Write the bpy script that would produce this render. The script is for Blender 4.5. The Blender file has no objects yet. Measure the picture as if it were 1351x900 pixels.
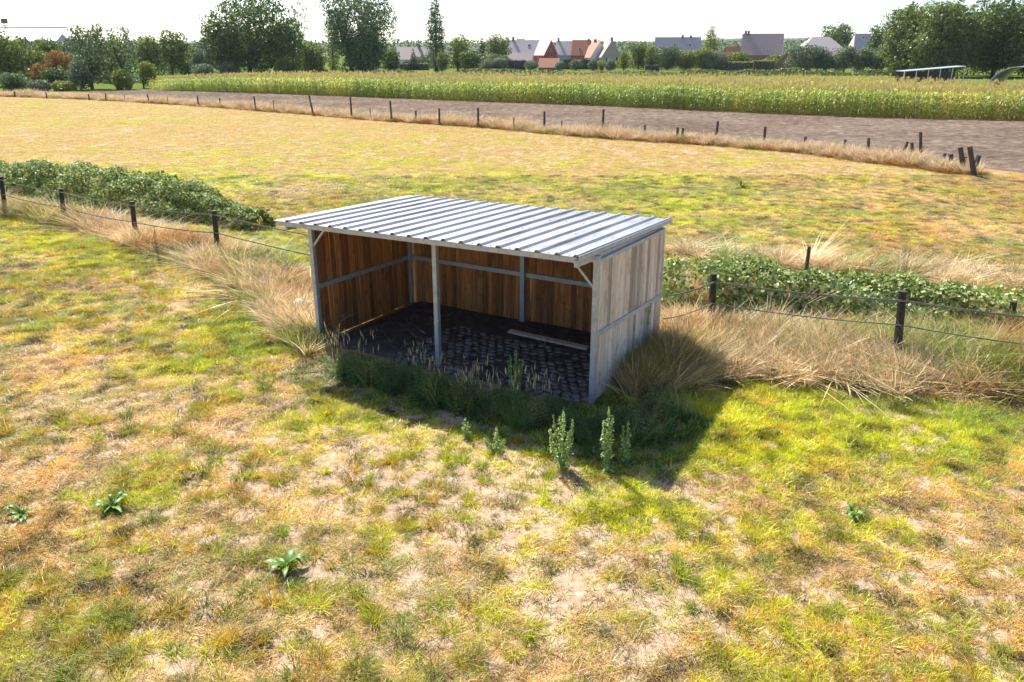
import bpy, math, random
import numpy as np
from mathutils import Vector, Matrix
random.seed(7)
rng = np.random.default_rng(11)
S = bpy.context.scene
C = S.collection
PI = math.pi

# ------------------------------------------------------------------ camera, light, exposure
F_PX, PITCH, CAM_H = 1058.2, 0.3489, 5.554
cam_d = bpy.data.cameras.new('camera')
cam_d.sensor_width = 36; cam_d.lens = F_PX / 1351 * 36
cam_d.clip_start = 0.1; cam_d.clip_end = 12000
cam = bpy.data.objects.new('camera', cam_d); C.objects.link(cam)
cam.location = (0, 0, CAM_H); cam.rotation_euler = (PI / 2 - PITCH, 0, 0)
S.camera = cam

SUN_DIR = Vector((-1.04, 2.10, 2.50)).normalized()
SUN_EL = math.asin(SUN_DIR.z)
w = bpy.data.worlds.new('World'); S.world = w; w.use_nodes = True
nt = w.node_tree
bg = nt.nodes['Background']; bg.inputs['Strength'].default_value = 0.12
sky = nt.nodes.new('ShaderNodeTexSky'); sky.sky_type = 'NISHITA'; sky.sun_disc = False
sky.sun_elevation = SUN_EL; sky.sun_rotation = math.atan2(SUN_DIR.x, SUN_DIR.y)
sky.air_density = 0.7; sky.dust_density = 1.2; sky.ozone_density = 3.0; sky.altitude = 0
nt.links.new(sky.outputs[0], bg.inputs[0])
sd = bpy.data.lights.new('sun', 'SUN'); sd.energy = 5.0; sd.angle = math.radians(0.53); sd.color = (1.0, 0.955, 0.87)
so = bpy.data.objects.new('sun', sd); C.objects.link(so)
so.rotation_euler = (-SUN_DIR).to_track_quat('-Z', 'Y').to_euler(); so.location = (0, 0, 60)
S.view_settings.view_transform = 'Standard'; S.view_settings.look = 'None'
S.view_settings.exposure = 1.05; S.view_settings.gamma = 1.0
S.cycles.max_bounces = 6; S.cycles.diffuse_bounces = 3; S.cycles.transmission_bounces = 4
S.cycles.transparent_max_bounces = 6

# ------------------------------------------------------------------ helpers
def gnd(px, py, z=0.0):
    X = px - 675.5; Y = py - 450; c, s = math.cos(PITCH), math.sin(PITCH)
    d = (X, F_PX * c - Y * s, -F_PX * s - Y * c); t = (z - CAM_H) / d[2]
    return (d[0] * t, d[1] * t)
def zat(py, y):                      # height of a sight line at ground distance y
    Y = py - 450; c, s = math.cos(PITCH), math.sin(PITCH)
    return CAM_H + y * (-F_PX * s - Y * c) / (F_PX * c - Y * s)
def xat(px, py, y):
    Y = py - 450; c, s = math.cos(PITCH), math.sin(PITCH)
    return y * (px - 675.5) / (F_PX * c - Y * s)

def _hash(ix, iy, seed):
    h = (ix.astype(np.int64) * 374761393 + iy.astype(np.int64) * 668265263 + seed * 974711) & 0xffffffff
    h = ((h ^ (h >> 13)) * 1274126177) & 0xffffffff
    h = (h ^ (h >> 16)) & 0xffffffff
    return h / 4294967295.0
def vnoise(x, y, seed=0):
    x0 = np.floor(x); y0 = np.floor(y); fx = x - x0; fy = y - y0
    fx = fx * fx * (3 - 2 * fx); fy = fy * fy * (3 - 2 * fy)
    a = _hash(x0, y0, seed); b = _hash(x0 + 1, y0, seed); c = _hash(x0, y0 + 1, seed); d = _hash(x0 + 1, y0 + 1, seed)
    return (a * (1 - fx) + b * fx) * (1 - fy) + (c * (1 - fx) + d * fx) * fy
def fbm(x, y, seed=0, octs=4, gain=0.55):
    t = 0; a = 1.0; n = 0
    for o in range(octs):
        t = t + a * vnoise(x * 2 ** o + 17.3 * o, y * 2 ** o - 9.1 * o, seed + o); n += a; a *= gain
    return t / n

class MB:
    def __init__(s): s.v = []; s.f = []; s.m = []
    def add(s, vs, fs, mi=0):
        o = len(s.v); s.v.extend(vs); s.f.extend([tuple(i + o for i in f) for f in fs]); s.m.extend([mi] * len(fs))
    def box(s, x0, y0, z0, x1, y1, z1, mi=0, M=None):
        vs = [(x0, y0, z0), (x1, y0, z0), (x1, y1, z0), (x0, y1, z0), (x0, y0, z1), (x1, y0, z1), (x1, y1, z1), (x0, y1, z1)]
        if M is not None: vs = [tuple(M @ Vector(v)) for v in vs]
        s.add(vs, [(0, 3, 2, 1), (4, 5, 6, 7), (0, 1, 5, 4), (1, 2, 6, 5), (2, 3, 7, 6), (3, 0, 4, 7)], mi)
    def bar(s, a, b, w, h, up=(0, 0, 1), mi=0):
        a = Vector(a); b = Vector(b); d = (b - a); L = d.length; d.normalize()
        up = Vector(up)
        if abs(d.dot(up)) > 0.95: up = Vector((0, 1, 0))
        sx = d.cross(up).normalized(); uz = sx.cross(d).normalized()
        vs = []
        for p in (a, b):
            for (i, j) in ((-1, -1), (1, -1), (1, 1), (-1, 1)): vs.append(tuple(p + sx * i * w / 2 + uz * j * h / 2))
        s.add(vs, [(0, 1, 2, 3), (7, 6, 5, 4), (0, 4, 5, 1), (1, 5, 6, 2), (2, 6, 7, 3), (3, 7, 4, 0)], mi)
    def tube(s, pts, rad, n=6, mi=0, cap=True):
        pts = [Vector(p) for p in pts]; vs = []; k = len(pts)
        for i, p in enumerate(pts):
            d = (pts[min(i + 1, k - 1)] - pts[max(i - 1, 0)]).normalized()
            u = d.cross(Vector((0.13, 0.97, 0.2))).normalized(); v = d.cross(u)
            for j in range(n):
                a = 2 * PI * j / n; vs.append(tuple(p + (u * math.cos(a) + v * math.sin(a)) * rad[i]))
        fs = [(i * n + j, i * n + (j + 1) % n, (i + 1) * n + (j + 1) % n, (i + 1) * n + j) for i in range(k - 1) for j in range(n)]
        if cap: fs += [tuple(range(n))[::-1], tuple((k - 1) * n + j for j in range(n))]
        s.add(vs, fs, mi)
    def mesh(s, name, mats, smooth=False):
        me = bpy.data.meshes.new(name); me.from_pydata(s.v, [], s.f)
        for m in (mats if isinstance(mats, (list, tuple)) else [mats]): me.materials.append(m)
        if any(s.m): me.polygons.foreach_set('material_index', s.m)
        if smooth: me.polygons.foreach_set('use_smooth', [True] * len(me.polygons))
        me.update(); return me
    def build(s, name, mats, parent=None, smooth=False):
        return link(name, s.mesh(name, mats, smooth), parent)
def link(name, me, parent=None):
    o = bpy.data.objects.new(name, me); C.objects.link(o)
    if parent is not None: o.parent = parent
    return o
def tag(o, label=None, cat=None, group=None, kind=None):
    if label: o['label'] = label
    if cat: o['category'] = cat
    if group: o['group'] = group
    if kind: o['kind'] = kind
    return o
def empty(name, loc, rz=0.0):
    o = bpy.data.objects.new(name, None); C.objects.link(o); o.location = loc; o.rotation_euler = (0, 0, rz)
    o.empty_display_size = 0.3
    return o

# ------------------------------------------------------------------ materials
def nodes(name):
    m = bpy.data.materials.new(name); m.use_nodes = True
    t = m.node_tree; p = t.nodes['Principled BSDF']; return m, t, p
def rgb(c): return (c[0], c[1], c[2], 1)
def mixc(t, fac, a, b, bt='MIX'):
    n = t.nodes.new('ShaderNodeMix'); n.data_type = 'RGBA'; n.blend_type = bt
    for k, v in ((0, fac), (6, a), (7, b)):
        if hasattr(v, 'node'): t.links.new(v, n.inputs[k])
        else: n.inputs[k].default_value = v if k == 0 else rgb(v)
    return n.outputs[2]
def noise(t, scale, detail=4, rough=0.6, coord='Object', vec_scale=None, out=0):
    tc = t.nodes.new('ShaderNodeTexCoord'); n = t.nodes.new('ShaderNodeTexNoise')
    n.inputs['Scale'].default_value = scale; n.inputs['Detail'].default_value = detail; n.inputs['Roughness'].default_value = rough
    src = tc.outputs[coord]
    if vec_scale:
        mp = t.nodes.new('ShaderNodeMapping'); mp.inputs['Scale'].default_value = vec_scale
        t.links.new(src, mp.inputs[0]); src = mp.outputs[0]
    t.links.new(src, n.inputs['Vector']); return n.outputs[out]
def ramp(t, src, stops):
    r = t.nodes.new('ShaderNodeValToRGB'); e = r.color_ramp.elements
    while len(e) < len(stops): e.new(0.5)
    for i, (p, c) in enumerate(stops): e[i].position = p; e[i].color = rgb(c) if not isinstance(c, float) else (c, c, c, 1)
    t.links.new(src, r.inputs[0]); return r.outputs[0]
def bump(t, p, src, dist=0.02, strength=0.6):
    b = t.nodes.new('ShaderNodeBump'); b.inputs['Distance'].default_value = dist; b.inputs['Strength'].default_value = strength
    t.links.new(src, b.inputs['Height']); t.links.new(b.outputs[0], p.inputs['Normal'])

def simple(name, c0, c1, scale=6, rough=0.8, metal=0.0, bmp=0.0, vec=None, detail=5):
    m, t, p = nodes(name)
    n = noise(t, scale, detail, 0.65, vec_scale=vec)
    r = ramp(t, n, [(0.3, c0), (0.7, c1)])
    t.links.new(r, p.inputs['Base Color']); p.inputs['Roughness'].default_value = rough; p.inputs['Metallic'].default_value = metal
    if bmp: bump(t, p, n, bmp)
    return m

def leafmat(name, instanced, base=(1, 1, 1), trans=0.35, island=0.35, hue2=None):
    """thin vegetation: diffuse + translucent; colour from the instance's own tint when scattered"""
    m = bpy.data.materials.new(name); m.use_nodes = True; t = m.node_tree; t.nodes.clear()
    out = t.nodes.new('ShaderNodeOutputMaterial')
    if instanced:
        a = t.nodes.new('ShaderNodeAttribute'); a.attribute_type = 'INSTANCER'; a.attribute_name = 'tint'; col = a.outputs['Color']
        if base != (1, 1, 1): col = mixc(t, 1.0, col, base, 'MULTIPLY')
    else:
        col = None
    g = t.nodes.new('ShaderNodeNewGeometry')
    if col is None:
        h2 = hue2 or tuple(c * 1.7 for c in base)
        col = ramp(t, g.outputs['Random Per Island'], [(0.0, tuple(c * (1 - island) for c in base)), (0.55, base), (0.95, h2)])
    else:
        v = ramp(t, g.outputs['Random Per Island'], [(0.0, (1 - island,) * 3), (1.0, (1 + island,) * 3)])
        col = mixc(t, 1.0, col, v, 'MULTIPLY')
    d = t.nodes.new('ShaderNodeBsdfDiffuse'); tr = t.nodes.new('ShaderNodeBsdfTranslucent'); mx = t.nodes.new('ShaderNodeMixShader')
    t.links.new(col, d.inputs[0]); t.links.new(col, tr.inputs[0]); mx.inputs[0].default_value = trans
    t.links.new(d.outputs[0], mx.inputs[1]); t.links.new(tr.outputs[0], mx.inputs[2])
    gl = t.nodes.new('ShaderNodeBsdfGlossy'); gl.inputs['Roughness'].default_value = 0.45; gl.inputs[0].default_value = (0.8, 0.85, 0.9, 1)
    m2 = t.nodes.new('ShaderNodeMixShader'); m2.inputs[0].default_value = 0.035
    t.links.new(mx.outputs[0], m2.inputs[1]); t.links.new(gl.outputs[0], m2.inputs[2]); t.links.new(m2.outputs[0], out.inputs[0])
    return m

M = {}
M['galv'] = simple('galvanised_steel', (0.34, 0.38, 0.41), (0.52, 0.56, 0.6), 9, 0.45, 0.35, 0.001)
M['roof_sheet'] = simple('galvanised_roof_sheet', (0.23, 0.24, 0.26), (0.35, 0.36, 0.38), 1.4, 0.5, 0.2, vec=(1.0, 0.3, 1))
def woodmat(name, a, b, c, rough=0.85):
    m, t, p = nodes(name)
    oi = t.nodes.new('ShaderNodeObjectInfo')
    tc = t.nodes.new('ShaderNodeTexCoord'); mp = t.nodes.new('ShaderNodeMapping'); mp.inputs['Scale'].default_value = (22, 22, 1.3)
    ad = t.nodes.new('ShaderNodeVectorMath'); ad.operation = 'ADD'; sc = t.nodes.new('ShaderNodeVectorMath'); sc.operation = 'SCALE'
    t.links.new(oi.outputs['Location'], sc.inputs[0]); sc.inputs['Scale'].default_value = 3.7
    t.links.new(tc.outputs['Object'], ad.inputs[0]); t.links.new(sc.outputs[0], ad.inputs[1]); t.links.new(ad.outputs[0], mp.inputs[0])
    n = t.nodes.new('ShaderNodeTexNoise'); n.inputs['Scale'].default_value = 1.0; n.inputs['Detail'].default_value = 6; n.inputs['Roughness'].default_value = 0.7
    t.links.new(mp.outputs[0], n.inputs['Vector'])
    col = ramp(t, n.outputs[0], [(0.3, a), (0.52, b), (0.72, c)])
    # knots / stains
    n2 = t.nodes.new('ShaderNodeTexNoise'); n2.inputs['Scale'].default_value = 5.0; n2.inputs['Detail'].default_value = 3
    t.links.new(ad.outputs[0], n2.inputs['Vector'])
    st = ramp(t, n2.outputs[0], [(0.28, (0.6,) * 3), (0.44, (1.0,) * 3)])
    col = mixc(t, 1.0, col, st, 'MULTIPLY')
    rv = ramp(t, oi.outputs['Random'], [(0.0, (0.5, 0.48, 0.46)), (0.3, (0.9, 0.87, 0.85)), (0.7, (1.05, 1.0, 0.96)), (1.0, (1.3, 1.25, 1.18))])
    col = mixc(t, 1.0, col, rv, 'MULTIPLY')
    t.links.new(col, p.inputs['Base Color']); p.inputs['Roughness'].default_value = rough
    bump(t, p, n.outputs[0], 0.004, 0.5)
    return m
M['wood_in'] = woodmat('brown_stained_boards', (0.19, 0.07, 0.018), (0.43, 0.175, 0.048), (0.66, 0.33, 0.12))
M['wood_out'] = woodmat('weathered_grey_boards', (0.42, 0.34, 0.26), (0.63, 0.54, 0.44), (0.78, 0.69, 0.58))
_m = M['roof_sheet']; _t = _m.node_tree; _p = _t.nodes['Principled BSDF']
_n = noise(_t, 1.0, 6, .7, vec_scale=(9, .8, 1)); _src = _p.inputs['Base Color'].links[0].from_socket
_t.links.new(mixc(_t, 1.0, _src, ramp(_t, _n, [(.36, (.62, .58, .52)), (.52, (1.0, 1.0, 1.0))]), 'MULTIPLY'), _p.inputs['Base Color'])
M['post_dark'] = simple('dark_tarred_wood', (0.012, 0.010, 0.010), (0.035, 0.028, 0.024), 14, 0.8, vec=(1, 1, 0.2), bmp=0.004)
M['post_old'] = simple('old_grey_brown_wood', (0.045, 0.032, 0.024), (0.13, 0.10, 0.075), 12, 0.9, vec=(1, 1, 0.2), bmp=0.006)
M['tape'] = simple('weathered_fence_tape', (0.09, 0.11, 0.08), (0.22, 0.25, 0.19), 9, 0.8)
M['bark'] = simple('bark', (0.05, 0.04, 0.03), (0.14, 0.11, 0.085), 3, 0.9, bmp=0.03, vec=(1, 1, 0.3))
M['cobble'] = simple('grey_cobble', (0.06, 0.055, 0.05), (0.30, 0.27, 0.24), 5, 0.8, bmp=0.004)
M['stone'] = simple('pale_stone', (0.42, 0.38, 0.32), (0.62, 0.58, 0.5), 6, 0.8, bmp=0.01)
M['red_brick'] = simple('red_brick', (0.34, 0.075, 0.05), (0.44, 0.12, 0.085), 2.5, 0.85)
M['brown_brick'] = simple('brown_brick', (0.24, 0.13, 0.10), (0.36, 0.21, 0.17), 2.5, 0.85)
M['beige_brick'] = simple('beige_brick', (0.38, 0.30, 0.24), (0.48, 0.40, 0.33), 2.5, 0.85)
M['grey_render'] = simple('grey_render', (0.38, 0.39, 0.42), (0.5, 0.51, 0.53), 2, 0.85)
M['white_render'] = simple('white_render', (0.72, 0.73, 0.74), (0.82, 0.82, 0.82), 2, 0.8)
M['tile_grey'] = simple('grey_roof_tiles', (0.42, 0.35, 0.32), (0.56, 0.47, 0.43), 3, 0.6)
M['tile_red'] = simple('red_roof_tiles', (0.46, 0.15, 0.07), (0.60, 0.23, 0.11), 3, 0.7)
M['tile_brown'] = simple('brown_roof_tiles', (0.38, 0.26, 0.22), (0.50, 0.37, 0.32), 3, 0.6)
M['glass'] = simple('dark_window_glass', (0.03, 0.035, 0.045), (0.07, 0.08, 0.09), 2, 0.12)
M['frame'] = simple('white_window_frame', (0.7, 0.7, 0.7), (0.8, 0.8, 0.8), 3, 0.5)
M['tunnel'] = simple('translucent_sheeting', (0.5, 0.52, 0.56), (0.66, 0.68, 0.7), 1.5, 0.45)
M['white_metal'] = simple('pale_painted_metal', (0.55, 0.6, 0.63), (0.7, 0.74, 0.76), 4, 0.5)
M['grass'] = leafmat('grass_blade', True, trans=0.38, island=0.5)
M['drygrass'] = leafmat('dry_grass_stem', True, trans=0.28, island=0.5)
M['cornleaf'] = leafmat('corn_leaf', True, trans=0.42, island=0.5)
M['tassel'] = leafmat('corn_tassel', False, base=(0.66, 0.52, 0.20), trans=0.35, island=0.25, hue2=(0.80, 0.62, 0.36))

# ------------------------------------------------------------------ land cover maps (what grows where)
def ell(px, py, rx, ry, wgt):
    x, y = gnd(px, py); y0 = gnd(px, py + ry)[1]; y1 = gnd(px, max(py - ry, 72))[1]
    return (x, y, rx * y / F_PX * 1.02, (y1 - y0) / 2, wgt)
GREEN = [ell(*a) for a in [(150, 322, 260, 34, .75), (330, 420, 110, 80, .65), (60, 430, 90, 40, .35), (445, 545, 90, 40, .6),
    (1160, 560, 260, 42, .85), (980, 590, 90, 40, .55), (810, 672, 90, 34, 1.0), (50, 800, 120, 140, .35), (25, 775, 45, 30, .5),
    (1000, 470, 60, 30, .3), (330, 225, 420, 40, .28), (880, 265, 200, 34, .2), (700, 220, 400, 40, .12), (150, 160, 120, 8, .2), (1080, 300, 120, 22, .35),
    (620, 590, 130, 26, .4), (730, 545, 200, 45, .9)]]
BARE = [ell(*a) for a in [(600, 690, 220, 120, .62), (480, 610, 140, 50, .55), (230, 560, 190, 60, .28), (1150, 790, 260, 120, .36),
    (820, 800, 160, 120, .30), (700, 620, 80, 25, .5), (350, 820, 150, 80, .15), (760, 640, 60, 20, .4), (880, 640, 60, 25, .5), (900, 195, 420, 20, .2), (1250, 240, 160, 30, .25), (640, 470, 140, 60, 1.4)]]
def blobs(L, x, y):
    t = np.zeros_like(x)
    for (cx, cy, rx, ry, wg) in L: t += wg * np.exp(-((x - cx) / rx) ** 2 - ((y - cy) / ry) ** 2)
    return t
def polydist(x, y, pts):
    best = np.full(x.shape, 1e9); wid = np.zeros(x.shape)
    for i in range(len(pts) - 1):
        (ax, ay, aw), (bx, by, bw) = pts[i], pts[i + 1]
        dx, dy = bx - ax, by - ay; t = np.clip(((x - ax) * dx + (y - ay) * dy) / (dx * dx + dy * dy), 0, 1)
        d = np.hypot(x - ax - t * dx, y - ay - t * dy); k = d < best
        best = np.where(k, d, best); wid = np.where(k, aw + t * (bw - aw), wid)
    return best, wid
def P(*pts): return [(*gnd(a, b), c) for (a, b, c) in pts]
TALL_L = P((-80, 262, .7), (0, 276, .75), (90, 290, .8), (190, 314, .9), (280, 338, 1.1), (335, 360, 1.1), (378, 392, .95), (402, 436, .6), (415, 462, .3))
TALL_R = P((868, 500, .7), (930, 465, 1.3), (1000, 468, 1.5), (1100, 470, 1.6), (1200, 480, 1.6), (1351, 480, 1.6), (1500, 480, 1.6))
TALL_B = P((880, 330, .5), (1000, 345, .8), (1100, 352, 1.1), (1200, 362, 1.3), (1351, 372, 1.6), (1480, 380, 1.6))
FARLINE = P((-150, 122, 1.6), (0, 126, 1.5), (130, 131, 1.2), (250, 138, 1.2), (412, 150, 1.2), (517, 159, 1.1), (631, 166, 1.1), (718, 174, 1.1), (800, 181, 1.1), (944, 190, 1.0), (1060, 200, 1.0), (1200, 218, 1.0), (1275, 229, .7))
def green_map(x, y):
    g = blobs(GREEN, x, y) + 0.95 * (fbm(x * .33, y * .33, 3) - .5) + 0.9 * (fbm(x * 1.3, y * 1.3, 8, 3) - .5)
    return g + .8 * np.clip((y - 112) / 15, 0, 1)
def bare_map(x, y):
    return -1.2 * np.clip((y - 108) / 10, 0, 1) + .6 * blobs(BARE, x, y) - .10 + 0.5 * (fbm(x * .8, y * .8, 21) - .52) + 1.8 * (fbm(x * 4.6, y * 4.6, 31, 4, .65) - .5)

# ------------------------------------------------------------------ ground sheet
def lines(a, b, step, grow, far):
    L = [a];
    while L[-1] < b: L.append(L[-1] + step)
    s = step
    while L[-1] < far: s *= grow; L.append(L[-1] + s)
    return L
ys = lines(3.0, 34.0, 0.13, 1.035, 1700); ys = [-600, -150, -40, -10, -3, 0, 1.5] + ys
xp = lines(0.0, 20.0, 0.15, 1.06, 1650); xs = [-a for a in xp[:0:-1]] + xp
XX, YY = np.meshgrid(np.array(xs), np.array(ys))
xx = XX.ravel(); yy = YY.ravel()
fade = np.clip((60 - yy) / 30, 0, 1)
zz = (0.09 * (fbm(xx * .35, yy * .35, 41) - .5) + 0.05 * (fbm(xx * 2.2, yy * 2.2, 43, 3) - .5)) * fade
def ground_z(x, y):
    return (0.09 * (fbm(x * .35, y * .35, 41) - .5) + 0.05 * (fbm(x * 2.2, y * 2.2, 43, 3) - .5)) * np.clip((60 - y) / 30, 0, 1)
nx, ny = len(xs), len(ys)
me = bpy.data.meshes.new('ground')
idx = np.arange(nx * ny).reshape(ny, nx)
q = np.stack([idx[:-1, :-1], idx[:-1, 1:], idx[1:, 1:], idx[1:, :-1]], -1).reshape(-1, 4)
me.vertices.add(nx * ny); me.vertices.foreach_set('co', np.stack([xx, yy, zz], -1).ravel())
me.loops.add(q.size); me.loops.foreach_set('vertex_index', q.ravel().astype(np.int32))
me.polygons.add(len(q)); me.polygons.foreach_set('loop_start', np.arange(0, q.size, 4, dtype=np.int32))
me.polygons.foreach_set('use_smooth', np.ones(len(q), dtype=bool))
me.update(calc_edges=True)
for nm, arr in (('far', np.clip((yy - 108) / 14, 0, 1)), ('green', green_map(xx, yy)), ('bare', bare_map(xx, yy))):
    at = me.attributes.new(nm, 'FLOAT', 'POINT'); at.data.foreach_set('value', arr.astype(np.float32))
m, t, p = nodes('meadow_soil_and_thatch')
def attr(t, nm):
    a = t.nodes.new('ShaderNodeAttribute'); a.attribute_name = nm; return a.outputs['Fac']
n1 = noise(t, 9, 6, 0.7); n2 = noise(t, 45, 3, 0.7); n3 = noise(t, 0.9, 5, 0.6); n4 = noise(t, 0.13, 5, 0.6)
dirt = ramp(t, n1, [(0.3, (0.25, 0.16, 0.095)), (0.5, (0.42, 0.30, 0.205)), (0.7, (0.56, 0.43, 0.32))])
thatch = ramp(t, n2, [(0.3, (0.13, 0.075, 0.03)), (0.5, (0.36, 0.22, 0.09)), (0.72, (0.56, 0.40, 0.20))])
greenc = ramp(t, n3, [(0.3, (0.21, 0.19, 0.028)), (0.55, (0.33, 0.29, 0.04)), (0.75, (0.44, 0.35, 0.06))])
gmask = ramp(t, attr(t, 'green'), [(0.10, 0.0), (0.55, 1.0)])
bmask = ramp(t, attr(t, 'bare'), [(0.04, 0.0), (0.20, 1.0)])
c = mixc(t, gmask, thatch, greenc); c = mixc(t, bmask, c, dirt); c = mixc(t, attr(t, 'far'), c, (.11, .15, .035))
t.links.new(c, p.inputs['Base Color']); p.inputs['Roughness'].default_value = 0.95; p.inputs['Specular IOR Level'].default_value = 0.0
bump(t, p, n1, 0.03, 0.7)
me.materials.append(m)
tag(link('ground', me), kind='structure')

# ------------------------------------------------------------------ ploughed strip
def resample(pts, n):
    pts = np.array(pts); d = np.r_[0, np.cumsum(np.hypot(*np.diff(pts, axis=0).T))]; u = np.linspace(0, d[-1], n)
    return np.stack([np.interp(u, d, pts[:, 0]), np.interp(u, d, pts[:, 1])], -1)
lo = resample([gnd(*a) for a in [(118, 124), (250, 133), (412, 145), (517, 153), (631, 162), (718, 169), (800, 177), (944, 187), (1060, 197), (1200, 211), (1290, 222), (1420, 236), (1600, 250)]], 260)
hi_px = [(118, 121), (190, 119.6), (300, 122.5), (420, 126.5), (600, 133.5), (760, 139), (850, 143), (1000, 150), (1160, 156), (1351, 160), (1600, 167)]
hi = resample([gnd(*a) for a in hi_px], 260)
kk = np.linspace(0, 1, 70)
SX = lo[None, :, 0] * (1 - kk[:, None]) + hi[None, :, 0] * kk[:, None]
SY = lo[None, :, 1] * (1 - kk[:, None]) + hi[None, :, 1] * kk[:, None]
fx, fy = SX.ravel(), SY.ravel()
sz = 0.05 + 0.10 * (fbm(fx * .9, fy * .9, 51, 4, .7) - .5) + 0.035 * np.sin(kk[:, None] * 95 + 0 * SX).ravel()
edge = np.minimum(np.minimum(kk, 1 - kk)[:, None] * 30 + 0 * SX, 1).ravel(); sz = np.maximum(sz * edge, 0) + 0.004
me = bpy.data.meshes.new('ploughed_soil'); idx = np.arange(SX.size).reshape(SX.shape)
q = np.stack([idx[:-1, :-1], idx[:-1, 1:], idx[1:, 1:], idx[1:, :-1]], -1).reshape(-1, 4)
me.from_pydata(np.stack([fx, fy, sz], -1).tolist(), [], q.tolist())
m, t, p = nodes('ploughed_soil')
n1 = noise(t, 1.6, 8, 0.75); n2 = noise(t, 0.12, 4)
c = ramp(t, n1, [(0.32, (0.10, 0.076, 0.055)), (0.5, (0.19, 0.142, 0.11)), (0.68, (0.32, 0.26, 0.20))])
c = mixc(t, 1.0, c, ramp(t, n2, [(0.35, (.78, .76, .74)), (0.65, (1.15, 1.15, 1.15))]), 'MULTIPLY')
t.links.new(c, p.inputs['Base Color']); p.inputs['Roughness'].default_value = 1.0; p.inputs['Specular IOR Level'].default_value = 0.0; bump(t, p, n1, 0.25, 0.9)
me.materials.append(m); tag(link('ploughed_soil', me), kind='structure')

# ------------------------------------------------------------------ instancing of plants nobody could count
def scatter(name, protos, x, y, z, rot, scl, tint, idx, label, cat):
    coll = bpy.data.collections.new(name + '_kinds')
    for i, me in enumerate(protos):
        o = bpy.data.objects.new('%s_kind_%02d' % (name, i), me); coll.objects.link(o)
    me = bpy.data.meshes.new(name); n = len(x)
    me.vertices.add(n); me.vertices.foreach_set('co', np.stack([x, y, z], -1).astype(np.float32).ravel())
    for nm, ty, arr, f in (('rot', 'FLOAT_VECTOR', rot, 'vector'), ('scl', 'FLOAT_VECTOR', scl, 'vector'), ('idx', 'INT', idx, 'value')):
        a = me.attributes.new(nm, ty, 'POINT'); a.data.foreach_set(f, np.ascontiguousarray(arr, dtype=np.int32 if ty == 'INT' else np.float32).ravel())
    a = me.attributes.new('tint', 'FLOAT_COLOR', 'POINT'); a.data.foreach_set('color', np.c_[tint, np.ones(n)].astype(np.float32).ravel())
    o = link(name, me)
    g = bpy.data.node_groups.new(name, 'GeometryNodeTree')
    g.interface.new_socket('Geometry', in_out='INPUT', socket_type='NodeSocketGeometry'); g.interface.new_socket('Geometry', in_out='OUTPUT', socket_type='NodeSocketGeometry')
    gi = g.nodes.new('NodeGroupInput'); go = g.nodes.new('NodeGroupOutput'); ip = g.nodes.new('GeometryNodeInstanceOnPoints')
    ci = g.nodes.new('GeometryNodeCollectionInfo'); ci.inputs[0].default_value = coll; ci.inputs['Separate Children'].default_value = True; ci.inputs['Reset Children'].default_value = True
    ip.inputs['Pick Instance'].default_value = True
    def na(nm, ty):
        a = g.nodes.new('GeometryNodeInputNamedAttribute'); a.data_type = ty; a.inputs['Name'].default_value = nm
        return a.outputs['Attribute']
    L = g.links.new
    L(gi.outputs[0], ip.inputs['Points']); L(ci.outputs[0], ip.inputs['Instance']); L(na('idx', 'INT'), ip.inputs['Instance Index'])
    L(na('rot', 'FLOAT_VECTOR'), ip.inputs['Rotation']); L(na('scl', 'FLOAT_VECTOR'), ip.inputs['Scale']); L(ip.outputs[0], go.inputs[0])
    md = o.modifiers.new('plants', 'NODES'); md.node_group = g
    tag(o, label, cat, kind='stuff'); return o

def tuft(name, mat, n, r, h, wd, lean, seg=2, curl=0.5, wind=(0, 0)):
    b = MB()
    for i in range(n):
        a = random.uniform(0, 2 * PI); rr = r * math.sqrt(random.random()); bx, by = rr * math.cos(a), rr * math.sin(a)
        L = random.gauss(lean, lean * .45) ; aa = a + random.gauss(0, .9)
        dx, dy = math.cos(aa) * L + wind[0], math.sin(aa) * L + wind[1]; H = h * random.uniform(.5, 1.1); ww = wd * random.uniform(.6, 1.3)
        fa = random.uniform(0, PI); sx, sy = math.cos(fa) * ww / 2, math.sin(fa) * ww / 2
        vs = []; 
        for k in range(seg + 1):
            u = k / seg; px = bx + dx * H * (u + curl * u * u) * .8; py = by + dy * H * (u + curl * u * u) * .8; pz = H * (u - .35 * curl * L * u * u) - .01
            tw = 1 - .75 * u
            if k < seg: vs += [(px - sx * tw, py - sy * tw, pz), (px + sx * tw, py + sy * tw, pz)]
            else: vs.append((px, py, pz))
        fs = [(2 * k, 2 * k + 1, 2 * k + 3, 2 * k + 2) for k in range(seg - 1)] + [(2 * seg - 2, 2 * seg - 1, 2 * seg)]
        b.add(vs, fs)
    return b.mesh(name, mat)

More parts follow.
